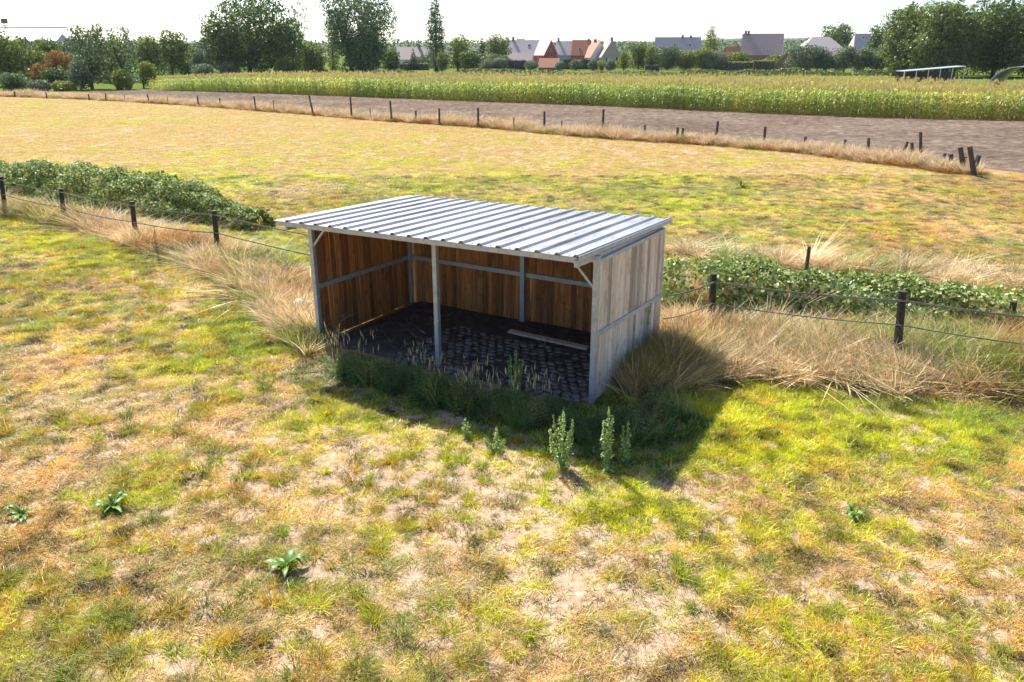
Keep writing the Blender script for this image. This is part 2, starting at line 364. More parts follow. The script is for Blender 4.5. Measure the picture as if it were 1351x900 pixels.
STRAW = np.array((.66, .47, .225)); YG = np.array((.55, .56, .03)); GR = np.array((.28, .35, .045)); ORA = np.array((.66, .33, .04)); OLI = np.array((.33, .32, .11)); BRN = np.array((.42, .26, .11))
DGR = np.array((.075, .15, .035))
def frustum_pts(n, y0, y1, power=1.0, margin=1.5):
    out = []; u = rng.random(n); y = (y0 ** (2 - power) + u * (y1 ** (2 - power) - y0 ** (2 - power))) ** (1 / (2 - power)) if power != 2 else y0 * (y1 / y0) ** u
    half = y * 675.5 / F_PX * 1.08 + margin; x = rng.uniform(-1, 1, n) * half
    return x, y
_c, _s = math.cos(-.5225), math.sin(-.5225); SX0, SY0 = -3.858, 15.228
def shed_uv(x, y):
    dx, dy = x - SX0, y - SY0; return dx * _c + dy * _s, -dx * _s + dy * _c
def in_shed(x, y, mrg=0.0):
    u, v = shed_uv(x, y); return (u > -mrg) & (u < 6 + mrg) & (v > -0.25 - mrg) & (v < 3.1 + mrg)
def shade_zone(x, y):                        # shelter's cast shadow: shade painted into tuft colour, growth also greener and taller
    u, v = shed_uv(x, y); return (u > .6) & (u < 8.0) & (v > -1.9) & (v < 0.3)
def mixk(a, b, k): return a * (1 - k[:, None]) + b * k[:, None]

def meadow_tint(x, y, g):
    n = len(x); r = rng.random(n)
    hn = fbm(x * .9, y * .9, 61, 3); on = fbm(x * 1.7, y * 1.7, 71, 3); bn = fbm(x * .25, y * .25, 81, 3)
    gcol = mixk(np.tile(YG, (n, 1)), np.tile(GR, (n, 1)), np.clip((hn - .5) * 3.0 + .22, 0, 1))
    dcol = mixk(np.tile(STRAW, (n, 1)), np.tile(OLI, (n, 1)), np.clip((hn - .4) * 2 + .2, 0, 1))
    dcol = mixk(dcol, np.tile(BRN, (n, 1)), np.clip((bn - .45) * 4 + rng.normal(0, .3, n), 0, .8))
    isg = r < np.clip(g + .14, .06, .86)
    c = np.where(isg[:, None], gcol, dcol)
    o = (on > .58) & (rng.random(n) < np.clip(np.abs(x + .5) * .09 + (8 - y) * .03, .05, .5)); c = np.where(o[:, None], .45 * c + .55 * ORA, c)
    dk = fbm(x * 4.5, y * 4.5, 191, 2)
    return c * (rng.uniform(.6, 1.2, (n, 1)) * (1.22 - 1.5 * np.clip(dk - .45, 0, .5) / .55)[:, None]), isg

short = [tuft('grass_tuft', M['grass'], 18, .055, .075, .0085, .85, 2) for _ in range(6)]
n = 330000
x, y = frustum_pts(n, 5.2, 38, power=0.6)
g = green_map(x, y); b = bare_map(x, y)
keep = (rng.random(n) > np.clip((b + .05) * 2.6, 0, .84)) & ~in_shed(x, y)
x, y, g, b = x[keep], y[keep], g[keep], b[keep]; n = len(x)
tint, isg = meadow_tint(x, y, g)
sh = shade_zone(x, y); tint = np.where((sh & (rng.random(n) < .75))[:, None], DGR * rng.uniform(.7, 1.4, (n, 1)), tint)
hs = (.40 + .45 * np.clip(g, 0, 1.1) + .5 * rng.random(n) ** 3) * np.where(isg, 1.1, .75) * np.where(sh, 1.25, 1)
ws = rng.uniform(.75, 1.3, n) * (.9 + .025 * y)
rot = np.stack([rng.normal(0, .12, n), rng.normal(0, .12, n), rng.uniform(0, 6.28, n)], -1)
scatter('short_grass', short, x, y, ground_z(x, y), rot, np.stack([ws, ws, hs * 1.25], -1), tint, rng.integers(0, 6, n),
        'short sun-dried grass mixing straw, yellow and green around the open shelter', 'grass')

# back pasture: the same turf seen farther away
x, y = frustum_pts(70000, 33, 100, power=1.15)
fd, fw = polydist(x, y, FARLINE)
fl = np.interp(x, [p_[0] for p_ in FARLINE], [p_[1] for p_ in FARLINE])
k = (y < fl + .3) & (x < 22) | (x >= 22) & (y < 39)
x, y = x[k], y[k]; n = len(x); g = green_map(x, y) - .12; b = bare_map(x, y)
k = rng.random(n) > np.clip((b - .15) * 2.0, 0, .8); x, y, g = x[k], y[k], g[k]; n = len(x)
tint, isg = meadow_tint(x, y, g + .12)
sm = mixk(np.tile(np.array((.50, .42, .13)), (n, 1)), np.tile(np.array((.46, .44, .06)), (n, 1)), np.clip((g + .62) * .9, 0, 1)); kb = np.interp(y, [33, 52], [.25, .62])[:, None]; tint = (1 - kb) * tint + kb * sm * rng.uniform(.8, 1.15, (n, 1))
ws = rng.uniform(1.8, 3.2, n) * (y / 45) ** .5; hs = rng.uniform(.5, 1.0, n)
scatter('pasture_grass', short, x, y, ground_z(x, y), np.stack([0 * x, 0 * x, rng.uniform(0, 6.28, n)], -1), np.stack([ws, ws, hs], -1), tint, rng.integers(0, 6, n),
        'sparse grazed turf of the pasture beyond the brambles, patchy yellow and tan', 'grass')

# bold clumps standing out of the turf
bold = [tuft('grass_clump', M['grass'], 80, .075, .15, .0095, .8, 3, .7) for _ in range(5)]
n = 14000; x, y = frustum_pts(n, 5.2, 33, power=0.5)
cl = fbm(x * .8, y * .8, 91, 3); g = green_map(x, y)
k = (cl + rng.normal(0, .08, n) + .10 * np.clip(g, -.5, .6) > .50) & ~in_shed(x, y, .2)
x, y, g = x[k], y[k], g[k]; n = len(x); r = rng.random(n); left = np.clip(.5 - x / 9, .1, .9)
tint = np.where((r < .5)[:, None], YG * 1.05, np.where((r < .75)[:, None], GR * 1.1, OLI * 1.1)); tint = np.where((rng.random(n) < .45 * left ** 1.5)[:, None], .4 * YG + .6 * ORA, tint)
sc = rng.uniform(.35, 1.0, n) ** 1.3 * (.75 + .55 * left)
scatter('grass_clumps', bold, x, y, ground_z(x, y), np.stack([0 * x, 0 * x, rng.uniform(0, 6.28, n)], -1), np.stack([sc, sc, sc], -1), tint * rng.uniform(.6, 1.15, (n, 1)), rng.integers(0, 5, n),
        'scattered taller yellow-green and orange grass clumps in the front field', 'grass')

# tall dead grass
tall = [tuft('tall_grass', M['drygrass'], 52, .15, .85, .017, .30, 4, .9, (random.uniform(-.25, .25), random.uniform(-.2, .1))) for _ in range(6)]
flop = [tuft('flopped_grass', M['drygrass'], 42, .14, .75, .018, .9, 4, .5, (random.uniform(-.7, .7), random.uniform(-.6, .1))) for _ in range(5)]
def strip_pts(line, n, spread=1.0):
    a = np.array(line); seg = np.hypot(*np.diff(a[:, :2], axis=0).T); cu = np.r_[0, np.cumsum(seg)]; u = rng.random(n) * cu[-1]
    cx = np.interp(u, cu, a[:, 0]); cy = np.interp(u, cu, a[:, 1]); cw = np.interp(u, cu, a[:, 2]) * spread
    th = rng.uniform(0, 2 * PI, n); rr = cw * np.sqrt(rng.random(n))
    return cx + rr * np.cos(th), cy + rr * np.sin(th), rr / cw
parts = []
for line, n, hh in ((TALL_L, 2100, .62), (TALL_R, 1700, .78), (TALL_B, 420, .42), (P((838, 520, .3), (872, 505, .55), (900, 470, .6), (905, 430, .5)), 210, .85), (P((900, 395, .6), (1000, 400, .9), (1120, 405, .9), (1240, 420, .9), (1351, 432, .9)), 170, .85)):
    x, y, e = strip_pts(line, n); k = ~in_shed(x, y, .25); parts.append((x[k], y[k], (hh * (1.1 - .45 * e))[k]))
x = np.concatenate([a[0] for a in parts]); y = np.concatenate([a[1] for a in parts]); hh = np.concatenate([a[2] for a in parts]); n = len(x)
tn = fbm(x * .8, y * .8, 101, 3)
tint = mixk(np.tile(np.array((.88, .68, .40)), (n, 1)), np.tile(np.array((.62, .38, .15)), (n, 1)), np.clip((tn - .47) * 4.5, 0, 1))
k = rng.random(n) < np.clip((fbm(x * .6, y * .6, 171, 3) - .47) * 3, .03, .7); tint = np.where(k[:, None], np.array((.30, .36, .06)), tint) * rng.uniform(.5, 1.25, (n, 1))
sc = rng.uniform(.7, 1.25, n)
swx = (fbm(x * .7, y * .7, 131, 2) - .5) * 1.1; swy = (fbm(x * .7, y * .7, 141, 2) - .5) * 1.1
kf = np.minimum(np.hypot(x - gnd(880, 490)[0], y - gnd(880, 490)[1]), np.hypot(x - gnd(395, 430)[0], y - gnd(395, 430)[1])); kf = np.clip((kf - .8) / 2, .15, 1); swx *= kf; swy *= kf; sel = np.where(kf < .75, rng.integers(0, 6, n), rng.integers(0, 11, n))
scatter('tall_dry_grass', tall + flop, x, y, ground_z(x, y), np.stack([swx + rng.normal(0, .15, n), swy + rng.normal(0, .15, n), rng.normal(0, .8, n)], -1), np.stack([sc, sc, hh * rng.uniform(.7, 1.2, n)], -1), tint, sel,
        'tall bleached dead grass tangled along the wooden post fences and shelter sides', 'tall grass')

# weedy margin along the far fence
x, y, e = strip_pts(FARLINE, 5200); n = len(x); fl = np.interp(x, [p_[0] for p_ in FARLINE], [p_[1] for p_ in FARLINE])
front = np.clip((fl - y) * .9 + .35, 0, 1); r = rng.random(n)
tint = np.where((r < front * .75)[:, None], np.array((.46, .24, .07)), np.array((.72, .54, .34))); k = rng.random(n) < .12
tint = np.where(k[:, None], np.array((.34, .32, .07)), tint) * rng.uniform(.8, 1.2, (n, 1))
hs = np.where(r < front * .75, .42, .85) * rng.uniform(.4, 1.2, n) * (.35 + 1.4 * fbm(x * .35, y * .35, 161, 3) ** 1.3); sc = rng.uniform(1.0, 1.9, n)
scatter('margin_grass', tall, x, y, 0 * x, np.stack([rng.normal(0, .1, n), rng.normal(0, .1, n), rng.uniform(0, 6.28, n)], -1), np.stack([sc, sc, hs], -1), tint, rng.integers(0, 6, n),
        'bleached and rust-brown tall grass margin along the far stake fence', 'tall grass')

# green weeds in the shade before the shelter and along its right wall
weedy = []
for _ in range(5):
    b_ = MB()
    for st in range(9):
        a = random.uniform(0, 2 * PI); l = random.uniform(.05, .35); H = random.uniform(.3, .75); bx, by = random.gauss(0, .08), random.gauss(0, .08)
        for q_ in range(16):
            u = q_ / 16 * .9 + .08; cx, cy, cz = bx + math.cos(a) * l * H * u, by + math.sin(a) * l * H * u, H * u
            aa = q_ * 2.4; L = .10 * (1.1 - u * .7); tx, ty, tz = math.cos(aa) * L, math.sin(aa) * L, L * .35; wx, wy = -math.sin(aa) * L * .22, math.cos(aa) * L * .22
            b_.add([(cx, cy, cz), (cx + tx * .5 + wx, cy + ty * .5 + wy, cz + tz * .6), (cx + tx, cy + ty, cz + tz * .3), (cx + tx * .5 - wx, cy + ty * .5 - wy, cz + tz * .6)], [(0, 1, 2, 3)])
        b_.add([(bx - .004, by, 0), (bx + .004, by, 0), (bx + math.cos(a) * l * H, by + math.sin(a) * l * H, H)], [(0, 1, 2)])
    weedy.append(b_.mesh('leafy_weed', M['grass']))
x, y, e = strip_pts(P((452, 492, .25), (520, 510, .4), (600, 530, .35), (690, 555, .3), (770, 570, .4), (850, 578, .6), (885, 545, .35)), 290)
x2, y2, e2 = strip_pts(P((410, 440, .3), (360, 375, .8), (330, 340, .8)), 40)
x3, y3, e3 = strip_pts(P((880, 400, .5), (1000, 410, .6), (1180, 420, .7), (1350, 440, .7)), 170)
x = np.r_[x, x2, x3]; y = np.r_[y, y2, y3]
k = ~in_shed(x, y, -.05); x, y = x[k], y[k]; n = len(x); sc = rng.uniform(.3, .85, n) * (.6 + .9 * fbm(x * 1.2, y * 1.2, 151, 2))
tint = np.where((rng.random(n) < .7)[:, None], np.array((.12, .22, .05)), np.array((.30, .30, .09))) * rng.uniform(.7, 1.3, (n, 1))
ix = np.where(rng.random(n) < .55, rng.integers(0, 5, n), rng.integers(5, 10, n))
scatter('shade_weeds', weedy + [tuft('long_grass', M['grass'], 60, .13, .62, .012, .35, 4, .8) for _ in range(5)], x, y, ground_z(x, y), np.stack([0 * x, 0 * x, rng.uniform(0, 6.28, n)], -1), np.stack([sc, sc, sc], -1), tint, ix,
        'rank green weeds and long grass growing in the shade before the open shelter', 'weeds')
# seed heads standing at the shelter front
seed = []
for _ in range(4):
    b_ = MB()
    for st in range(14):
        a = random.uniform(0, 6.28); l = random.uniform(.02, .22); H = random.uniform(.45, .8); bx, by = random.gauss(0, .1), random.gauss(0, .1); ex, ey = bx + math.cos(a) * l, by + math.sin(a) * l
        b_.add([(bx - .003, by, 0), (bx + .003, by, 0), (ex, ey, H)], [(0, 1, 2)])
        for k_ in range(2):
            fx_, fy_ = math.cos(a + k_ * 1.57) * .013, math.sin(a + k_ * 1.57) * .013
            b_.add([(ex, ey, H - .02), (ex + fx_, ey + fy_, H + .05), (ex + .02 * math.cos(a), ey + .02 * math.sin(a), H + .14), (ex - fx_, ey - fy_, H + .05)], [(0, 1, 2, 3)])
    seed.append(b_.mesh('seed_heads', M['drygrass']))
x, y, e = strip_pts(P((450, 478, .3), (500, 492, .25), (555, 515, .25), (640, 535, .3), (740, 560, .3)), 18); n = len(x); sc = rng.uniform(.7, 1.05, n)
scatter('seed_grass', seed, x, y, ground_z(x, y), np.stack([0 * x, 0 * x, rng.uniform(0, 6.28, n)], -1), np.stack([sc, sc, sc], -1), np.tile(np.array((.46, .40, .26)), (n, 1)) * rng.uniform(.7, 1.2, (n, 1)), rng.integers(0, 4, n),
        'pale grass seed heads standing at the open front of the shelter', 'grass')

# ------------------------------------------------------------------ corn field
def corn_plant():
    b_ = MB(); H = random.uniform(2.1, 2.45)
    b_.tube([(0, 0, 0), (random.uniform(-.05, .05), random.uniform(-.05, .05), H)], [.016, .008], 4, 0, False)
    a0 = random.uniform(0, PI)
    for i in range(10):
        z0 = .25 + i * (H - .45) / 10; a = a0 + (i % 2) * PI + random.gauss(0, .35); L = random.uniform(.55, .85) * (1 - .25 * abs(i - 5) / 5)
        ca, sa = math.cos(a), math.sin(a); wx, wy = -sa * .05, ca * .05; vs = []
        rise = random.uniform(.25, .5)
        for u in (0, .35, .7, 1):
            r = L * u * .8; z = z0 + L * (rise * 1.9 * u - 1.25 * u * u * random.uniform(.7, 1.1)); tw = (.6, 1, .7, 0)[int(u * 3 + .01)]
            if tw: vs += [(ca * r - wx * tw, sa * r - wy * tw, z), (ca * r + wx * tw, sa * r + wy * tw, z + .02)]
            else: vs.append((ca * r, sa * r, z))
        b_.add(vs, [(0, 1, 3, 2), (2, 3, 5, 4), (4, 5, 6)])
    for i in range(6):
        a = random.uniform(0, 6.28); l = random.uniform(.03, .16)
        b_.add([(-.013, 0, H - .05), (.013, .01, H - .05), (math.cos(a) * l + .01, math.sin(a) * l, H + random.uniform(.2, .33)), (math.cos(a) * l * .9 - .01, math.sin(a) * l * .9, H + .2)], [(0, 1, 2, 3)], 1)
    return b_.mesh('corn_plant', [M['cornleaf'], M['tassel']])
corn = [corn_plant() for _ in range(7)]
hl = np.array([gnd(*a) for a in hi_px[1:]]); xs_f = hl[:, 0]; ys_f = hl[:, 1] + .5
bk = np.array([(-62, 132), (-45, 128), (0, 119), (30, 111), (42, 104), (50, 86), (60, 76), (90, 70)])
rows = []
rx = np.arange(-52, 68, .21)
for r_ in range(0, 110):
    yf = np.interp(rx, xs_f, ys_f) + r_ * .72 + (r_ if r_ > 22 else 0) * .0
    kmax = np.interp(rx, bk[:, 0], bk[:, 1]); k = (yf < kmax)
    st = 1 if r_ < 8 else (2 if r_ < 30 else 3)
    sel = np.zeros(len(rx), bool); sel[::st] = True; k &= sel
    k &= ~((rx < -50) & (rng.random(len(rx)) < .5))
    rows.append(np.stack([rx[k], yf[k]], -1))
pts = np.concatenate(rows); n = len(pts); x = pts[:, 0] + rng.normal(0, .05, n); y = pts[:, 1] + rng.normal(0, .07, n)
cn = fbm(x * .12, y * .12, 111, 3); rightness = np.clip((x + 5) / 45, 0, 1)
tint = mixk(np.tile(np.array((.29, .41, .07)), (n, 1)), np.tile(np.array((.60, .58, .10)), (n, 1)), np.clip((cn - .35) * 2.2, 0, 1))
tint = mixk(tint, np.tile(np.array((.62, .48, .15)), (n, 1)), np.clip(rightness * .6 * (rng.random(n) < .5), 0, 1)) * rng.uniform(.75, 1.25, (n, 1))
sc = rng.uniform(.88, 1.08, n) * (1 + .28 * (fbm(x * .3, y * .3, 5) - .5)) * np.interp(x, [-53, -47, -30, 70], [.62, .8, 1.0, 1.02])
scatter('corn_field', corn, x, y, 0 * x, np.stack([rng.normal(0, .05, n), rng.normal(0, .05, n), rng.uniform(0, 6.28, n)], -1), np.stack([sc, sc, sc], -1), tint, rng.integers(0, 7, n),
        'field of ripening maize with pale tassels behind the ploughed strip', 'corn field')
print('corn', n)

# ------------------------------------------------------------------ the shelter
RZ = lambda u, v: 2.58 + .07 * (u + .23) / 6.23 - .15 * (v + .73) / 4.14
sh = empty('field_shelter', (SX0, SY0, 0), -.5225)
tag(sh, 'open-fronted wooden field shelter with ribbed galvanised metal roof on steel posts', 'shelter')
def post(u, v, z1, wd=.085):
    b_ = MB(); b_.box(-wd / 2, -wd / 2, -.15, wd / 2, wd / 2, z1); o = b_.build('post', M['galv'], sh); o.location = (u, v, 0); return o
W, D = 6.0, 3.07
post(-.01, 0, RZ(0, 0) - .10); post(2.89, 0, RZ(2.9, 0) - .10); post(W - .01, 0, RZ(6, 0) - .10)
post(0.03, D - .05, 2.38); post(2.98, D - .05, 2.40, .1); post(W - .03, D - .02, 2.40)
b_ = MB(); b_.bar((-.06, 0, RZ(0, 0) - .155), (W + .04, 0, RZ(6, 0) - .155), .06, .11); b_.build('front_beam', M['galv'], sh)
b_ = MB(); b_.bar((-.2, -.66, RZ(0, -.66) - .055), (W - .03, -.66, RZ(6, -.66) - .055), .05, .085); b_.build('eave_purlin', M['galv'], sh)
b_ = MB(); b_.bar((-.2, D - .04, RZ(0, D) - .075), (W - .03, D - .04, RZ(6, D) - .075), .06, .09); b_.build('back_beam', M['galv'], sh)
for v in (1.0, 2.05):
    b_ = MB(); b_.bar((-.2, v, RZ(0, v) - .05), (W - .05, v, RZ(6, v) - .05), .05, .07); b_.build('purlin', M['galv'], sh)
for u in (.03, W - .06):
    b_ = MB(); b_.bar((u, -.68, RZ(u, -.68) - .13), (u, D, RZ(u, D) - .14), .05, .08); b_.build('rafter', M['galv'], sh)
for (a, c_) in (((.03, 0, 1.98), (.42, 0, 2.42)), ((W - .05, 0, 2.0), (W - .5, 0, 2.48)), ((2.93, -.02, 1.9), (3.0, 0, 2.3))):
    if a[0] == 2.93: continue
    b_ = MB(); b_.bar(a, c_, .04, .04, (0, 1, 0)); b_.build('brace', M['galv'], sh)
# rails between the upper and lower boards
def rail(a, c_, w_=.05, h_=.085):
    b_ = MB(); b_.bar(a, c_, w_, h_); b_.bar((a[0], a[1], a[2] + h_ / 2 + .006), (c_[0], c_[1], c_[2] + h_ / 2 + .006), w_ + .035, .012); b_.build('mid_rail', M['galv'], sh)
rail((0, .045, 1.15), (0, D - .1, 1.10)); rail((.07, D, 1.10), (2.92, D, 1.08)); rail((3.04, D, 1.08), (W - .08, D, 1.06)); rail((W, .045, 1.20), (W, D - .07, 1.07))
for (a, c_) in (((W, .045, 2.42), (W, D - .07, 2.37)), ((0, .045, 2.36), (0, D - .1, 2.33))):
    b_ = MB(); b_.bar(a, c_, .05, .06); b_.build('top_rail', M['galv'], sh)
# boards: outer side grey, inner side brown
def boardmesh(wd):
    b_ = MB(); h_ = wd / 2; e = .008; t_ = .011
    pr = [(-h_, -t_ + e), (-h_ + e, -t_), (h_ - e, -t_), (h_, -t_ + e), (h_, t_ - e), (h_ - e, t_), (-h_ + e, t_), (-h_, t_ - e)]
    vs = [(a, c_, z) for z in (0, 1) for (a, c_) in pr]; fs = [(i, (i + 1) % 8, 8 + (i + 1) % 8, 8 + i) for i in range(8)] + [tuple(range(7, -1, -1)), tuple(range(8, 16))]
    b_.add(vs, fs); b_.m = [0, 0, 0, 1, 1, 1, 1, 0, 0, 0]
    return b_.mesh('board', [M['wood_in'], M['wood_out']])
bms = [boardmesh(w_) for w_ in (.1362, .1366, .137)]
def boards(a, c_, ang, z0f, z1f, z2f):
    a = Vector(a); c_ = Vector(c_); L = (c_ - a).length; n_ = round(L / .135)
    for i in range(n_):
        q_ = (i + .5) / n_; pz = a.lerp(c_, q_)
        for (lo_, hi_) in ((z0f(q_) + .0, z1f(q_) - .02), (z1f(q_) + .03, z2f(q_))):
            o = link('board', random.choice(bms), sh); al = .0014 * (1 if i % 2 else -1); o.location = (pz.x + al * abs(math.sin(ang)), pz.y + al * abs(math.cos(ang)), lo_ + random.gauss(0, .004))
            o.rotation_euler = (0, random.gauss(0, .003), ang); o.scale = (1, 1, hi_ - lo_)
# inside face is -y of the board mesh
boards((.02, D + .03, 0), (W - .03, D + .03, 0), 0, lambda q_: 0.0, lambda q_: 1.10 - .04 * q_, lambda q_: 2.39)
boards((0, .05, 0), (0, D + .015, 0), PI / 2, lambda q_: .02, lambda q_: 1.15 - .05 * q_, lambda q_: 2.34)
boards((W, .05, 0), (W, D - .07, 0), -PI / 2, lambda q_: .02, lambda q_: 1.20 - .13 * q_, lambda q_: 2.41 - .04 * q_)
# roof: six trapezoidal sheets with three ribs each
pitch_u = 6.23 / 18; rh = .036
for s_ in range(6):
    prof = []; u0 = -.23 + s_ * 3 * pitch_u
    if s_ == 0: prof.append((u0, 0))
    else: prof.append((u0 + .03, 0.0))
    for r_ in range(3):
        c_ = u0 + (r_ + 1) * pitch_u - (.03 if (s_ == 5 and r_ == 2) else 0)
        prof += [(c_ - .052, 0), (c_ - .022, rh), (c_ + .022, rh), (c_ + .062 if not (s_ == 5 and r_ == 2) else c_ + .05, 0)]
    b_ = MB(); ns = 6; vs = []
    for j in range(ns + 1):
        v = -.73 + 4.14 * j / ns
        for (u, h_) in prof: vs.append((u, v, RZ(u, v) + h_ + .002 * s_ % .004))
    k_ = len(prof); fs = [(j * k_ + i, j * k_ + i + 1, (j + 1) * k_ + i + 1, (j + 1) * k_ + i) for j in range(ns) for i in range(k_ - 1)]
    b_.add(vs, fs)
    # underside 1.5 mm below and closed ends
    o_ = len(b_.v); b_.v += [(a, c1, z - .003) for (a, c1, z) in vs]; b_.f += [tuple(i + o_ for i in f[::-1]) for f in fs]; b_.m += [0] * len(fs)
    for row in (0, ns):
        b_.f += [(row * k_ + i, row * k_ + i + 1, o_ + row * k_ + i + 1, o_ + row * k_ + i) for i in range(k_ - 1)]; b_.m += [0] * (k_ - 1)
    b_.build('roof_sheet', M['roof_sheet'], sh)
b_ = MB(); b_.bar((W + .012, -.72, RZ(6, -.72) - .02), (W + .012, 3.40, RZ(6, 3.4) - .02), .012, .075); b_.bar((W - .03, -.72, RZ(6, -.72) - .062), (W - .03, 3.40, RZ(6, 3.4) - .062), .07, .01)
b_.build('edge_flashing', M['galv'], sh)
b_ = MB()
for k_ in range(18):
    for v in (-.66, 1.0, 2.05, 3.2):
        u = -.23 + (k_ + .5) * pitch_u; z = RZ(u, v); a0 = random.random()
        b_.add([(u + .014 * math.cos(a0 + i * 1.047), v + .014 * math.sin(a0 + i * 1.047), z + .001) for i in range(6)] + [(u + .009 * math.cos(a0 + i * 1.047), v + .009 * math.sin(a0 + i * 1.047), z + .010) for i in range(6)], [(i, (i + 1) % 6, 6 + (i + 1) % 6, 6 + i) for i in range(6)] + [tuple(range(6, 12))])
b_.build('roof_screws', M['post_old'], sh)['kind'] = 'stuff'
# dark earth floor with rows of cobbles
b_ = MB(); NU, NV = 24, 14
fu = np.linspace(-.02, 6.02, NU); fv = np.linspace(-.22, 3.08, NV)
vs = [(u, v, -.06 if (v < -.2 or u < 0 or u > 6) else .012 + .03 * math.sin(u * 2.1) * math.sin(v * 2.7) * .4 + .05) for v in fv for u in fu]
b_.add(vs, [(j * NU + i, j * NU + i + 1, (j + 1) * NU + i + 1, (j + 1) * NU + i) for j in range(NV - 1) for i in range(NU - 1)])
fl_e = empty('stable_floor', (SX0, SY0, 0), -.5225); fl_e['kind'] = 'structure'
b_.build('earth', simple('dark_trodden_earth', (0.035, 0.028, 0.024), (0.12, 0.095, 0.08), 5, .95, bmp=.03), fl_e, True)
cms = []
for _ in range(4):
    c1 = MB(); k_ = 8; ring = lambda r, z: [(r * (1 + .12 * math.sin(3 * a + _)) * math.cos(a), r * .8 * math.sin(a) * (1 + .1 * math.cos(2 * a + _)), z) for a in [2 * PI * i / k_ for i in range(k_)]]
    c1.add(ring(.088, 0) + ring(.092, .03) + ring(.062, .05), [(i, (i + 1) % k_, k_ + (i + 1) % k_, k_ + i) for i in range(k_)] + [(k_ + i, k_ + (i + 1) % k_, 2 * k_ + (i + 1) % k_, 2 * k_ + i) for i in range(k_)] + [tuple(range(2 * k_, 3 * k_))])
    cms.append(c1.mesh('cobble', M['cobble']))
cnt = 0
for j in range(16):
    for i in range(24):
        u = 1.9 + i * .185 + (j % 2) * .09; v = -.15 + j * .155
        if u > 5.9 or cnt >= 295 or vnoise(np.array([u * 1.3]), np.array([v * 1.3]), 77)[0] < .24: continue
        o = link('cobble', random.choice(cms), fl_e); o.location = (u + random.gauss(0, .01), v + random.gauss(0, .01), .035 + random.gauss(0, .006))
        o.rotation_euler = (random.gauss(0, .1), random.gauss(0, .1), random.gauss(0, .4)); sx_ = random.uniform(.7, 1.12); o.scale = (sx_, sx_ * random.uniform(.75, 1.1), random.uniform(.5, 1.2)); cnt += 1
b_ = MB()
for i in range(520):
    u, v = random.uniform(.3, 5.9), random.uniform(-.1, 2.9); a = random.uniform(0, PI); L = random.uniform(.04, .14)
    if vnoise(np.array([u * 1.1]), np.array([v * 1.4]), 88)[0] < .45: continue
    dx, dy = math.cos(a) * L, math.sin(a) * L; b_.add([(u - dx, v - dy, .085), (u + dx, v + dy, .10), (u + dx - dy * .12, v + dy + dx * .12, .10), (u - dx - dy * .12, v - dy + dx * .12, .085)], [(0, 1, 2, 3)])
tag(b_.build('straw_litter', leafmat('straw', False, base=(.27, .22, .14), trans=.1), fl_e), kind='stuff')
b_ = MB(); b_.box(-.95, -.06, 0, .95, .06, .045)
o = b_.build('loose_plank', M['wood_out']); u, v = 4.25, 2.25
p0 = gnd(672, 438, .1); p1 = gnd(776, 461, .1)
o.location = ((p0[0] + p1[0]) / 2, (p0[1] + p1[1]) / 2, .10); o.rotation_euler = (.1, 0, math.atan2(p1[1] - p0[1], p1[0] - p0[0]))
o.scale = (math.dist(p0, p1) / 1.9, 1, 1)
tag(o, 'loose grey plank lying on the dark floor inside the open shelter', 'plank')
# pale stone by the left post
b_ = MB(); nu, nv = 10, 7
vs = []
for j in range(nv + 1):
    for i in range(nu):
        a = 2 * PI * i / nu; e = PI * j / nv; r = 1 + .12 * math.sin(3 * a + 2 * e) + .08 * math.cos(5 * e + a)
        vs.append((.26 * r * math.sin(e) * math.cos(a), .2 * r * math.sin(e) * math.sin(a), .17 * r * math.cos(e) + .12))
b_.add(vs, [(j * nu + i, j * nu + (i + 1) % nu, (j + 1) * nu + (i + 1) % nu, (j + 1) * nu + i) for j in range(nv) for i in range(nu)])
o = b_.build('boulder', M['stone'], smooth=True); gx, gy = gnd(400, 418); o.location = (gx, gy, .12)
tag(o, 'pale rounded stone half hidden in grass beside the left shelter post', 'stone')

# ------------------------------------------------------------------ fences
def fence_post(root, base, ztop, r, mat, lean=(0, 0), n=7):
    b_ = MB(); hh = ztop + .25; vs = []
    b_.tube([(0, 0, -.25), (lean[0] * .5, lean[1] * .5, hh * .5 - .25), (lean[0], lean[1], ztop)], [r * 1.05, r, r * .93], n)
    o = b_.build('post', mat, root); o.location = (base[0], base[1], 0); return Vector((base[0] + lean[0], base[1] + lean[1], ztop))
def strand(root, a, c_, w_, h_, name='tape', sag=.05):
    b_ = MB(); a = Vector(a); c_ = Vector(c_); last = a
    for i in range(1, 7):
        u = i / 6; q_ = a.lerp(c_, u); q_.z -= sag * 4 * u * (1 - u); b_.bar(last, q_, w_, h_); last = q_
    b_.build(name, M['tape'], root)
def near_fence(name, label, spec, ends, lv):
    root = empty(name, (*gnd(*spec[0][:2]), 0)); root.location.z = 0; tag(root, label, 'fence'); off = Vector(root.location)
    tops = []
    for (px, py, ty) in spec:
        b0 = gnd(px, py); tp = zat(ty, b0[1]); tpx = xat(px - (3 if px < 400 else -2), ty, b0[1])
        r0 = fence_post(root, (b0[0] - off.x, b0[1] - off.y), tp, .075, M['post_dark'], ((tpx - b0[0]) * .6, 0)); tops.append(r0)
    P_ = ([Vector(e) - off for e in ends[:1]] if ends[0] else []) + tops + ([Vector(ends[1]) - off] if ends[1] else [])
    for i in range(len(P_) - 1):
        for (dz, h_) in lv:
            a, c_ = P_[i].copy(), P_[i + 1].copy(); a.z -= dz; c_.z -= dz; a.y -= .085; c_.y -= .085
            strand(root, a, c_, .008, h_)
def shed_pt(u, v, z): return (SX0 + u * _c - v * _s, SY0 + u * _s + v * _c, z)
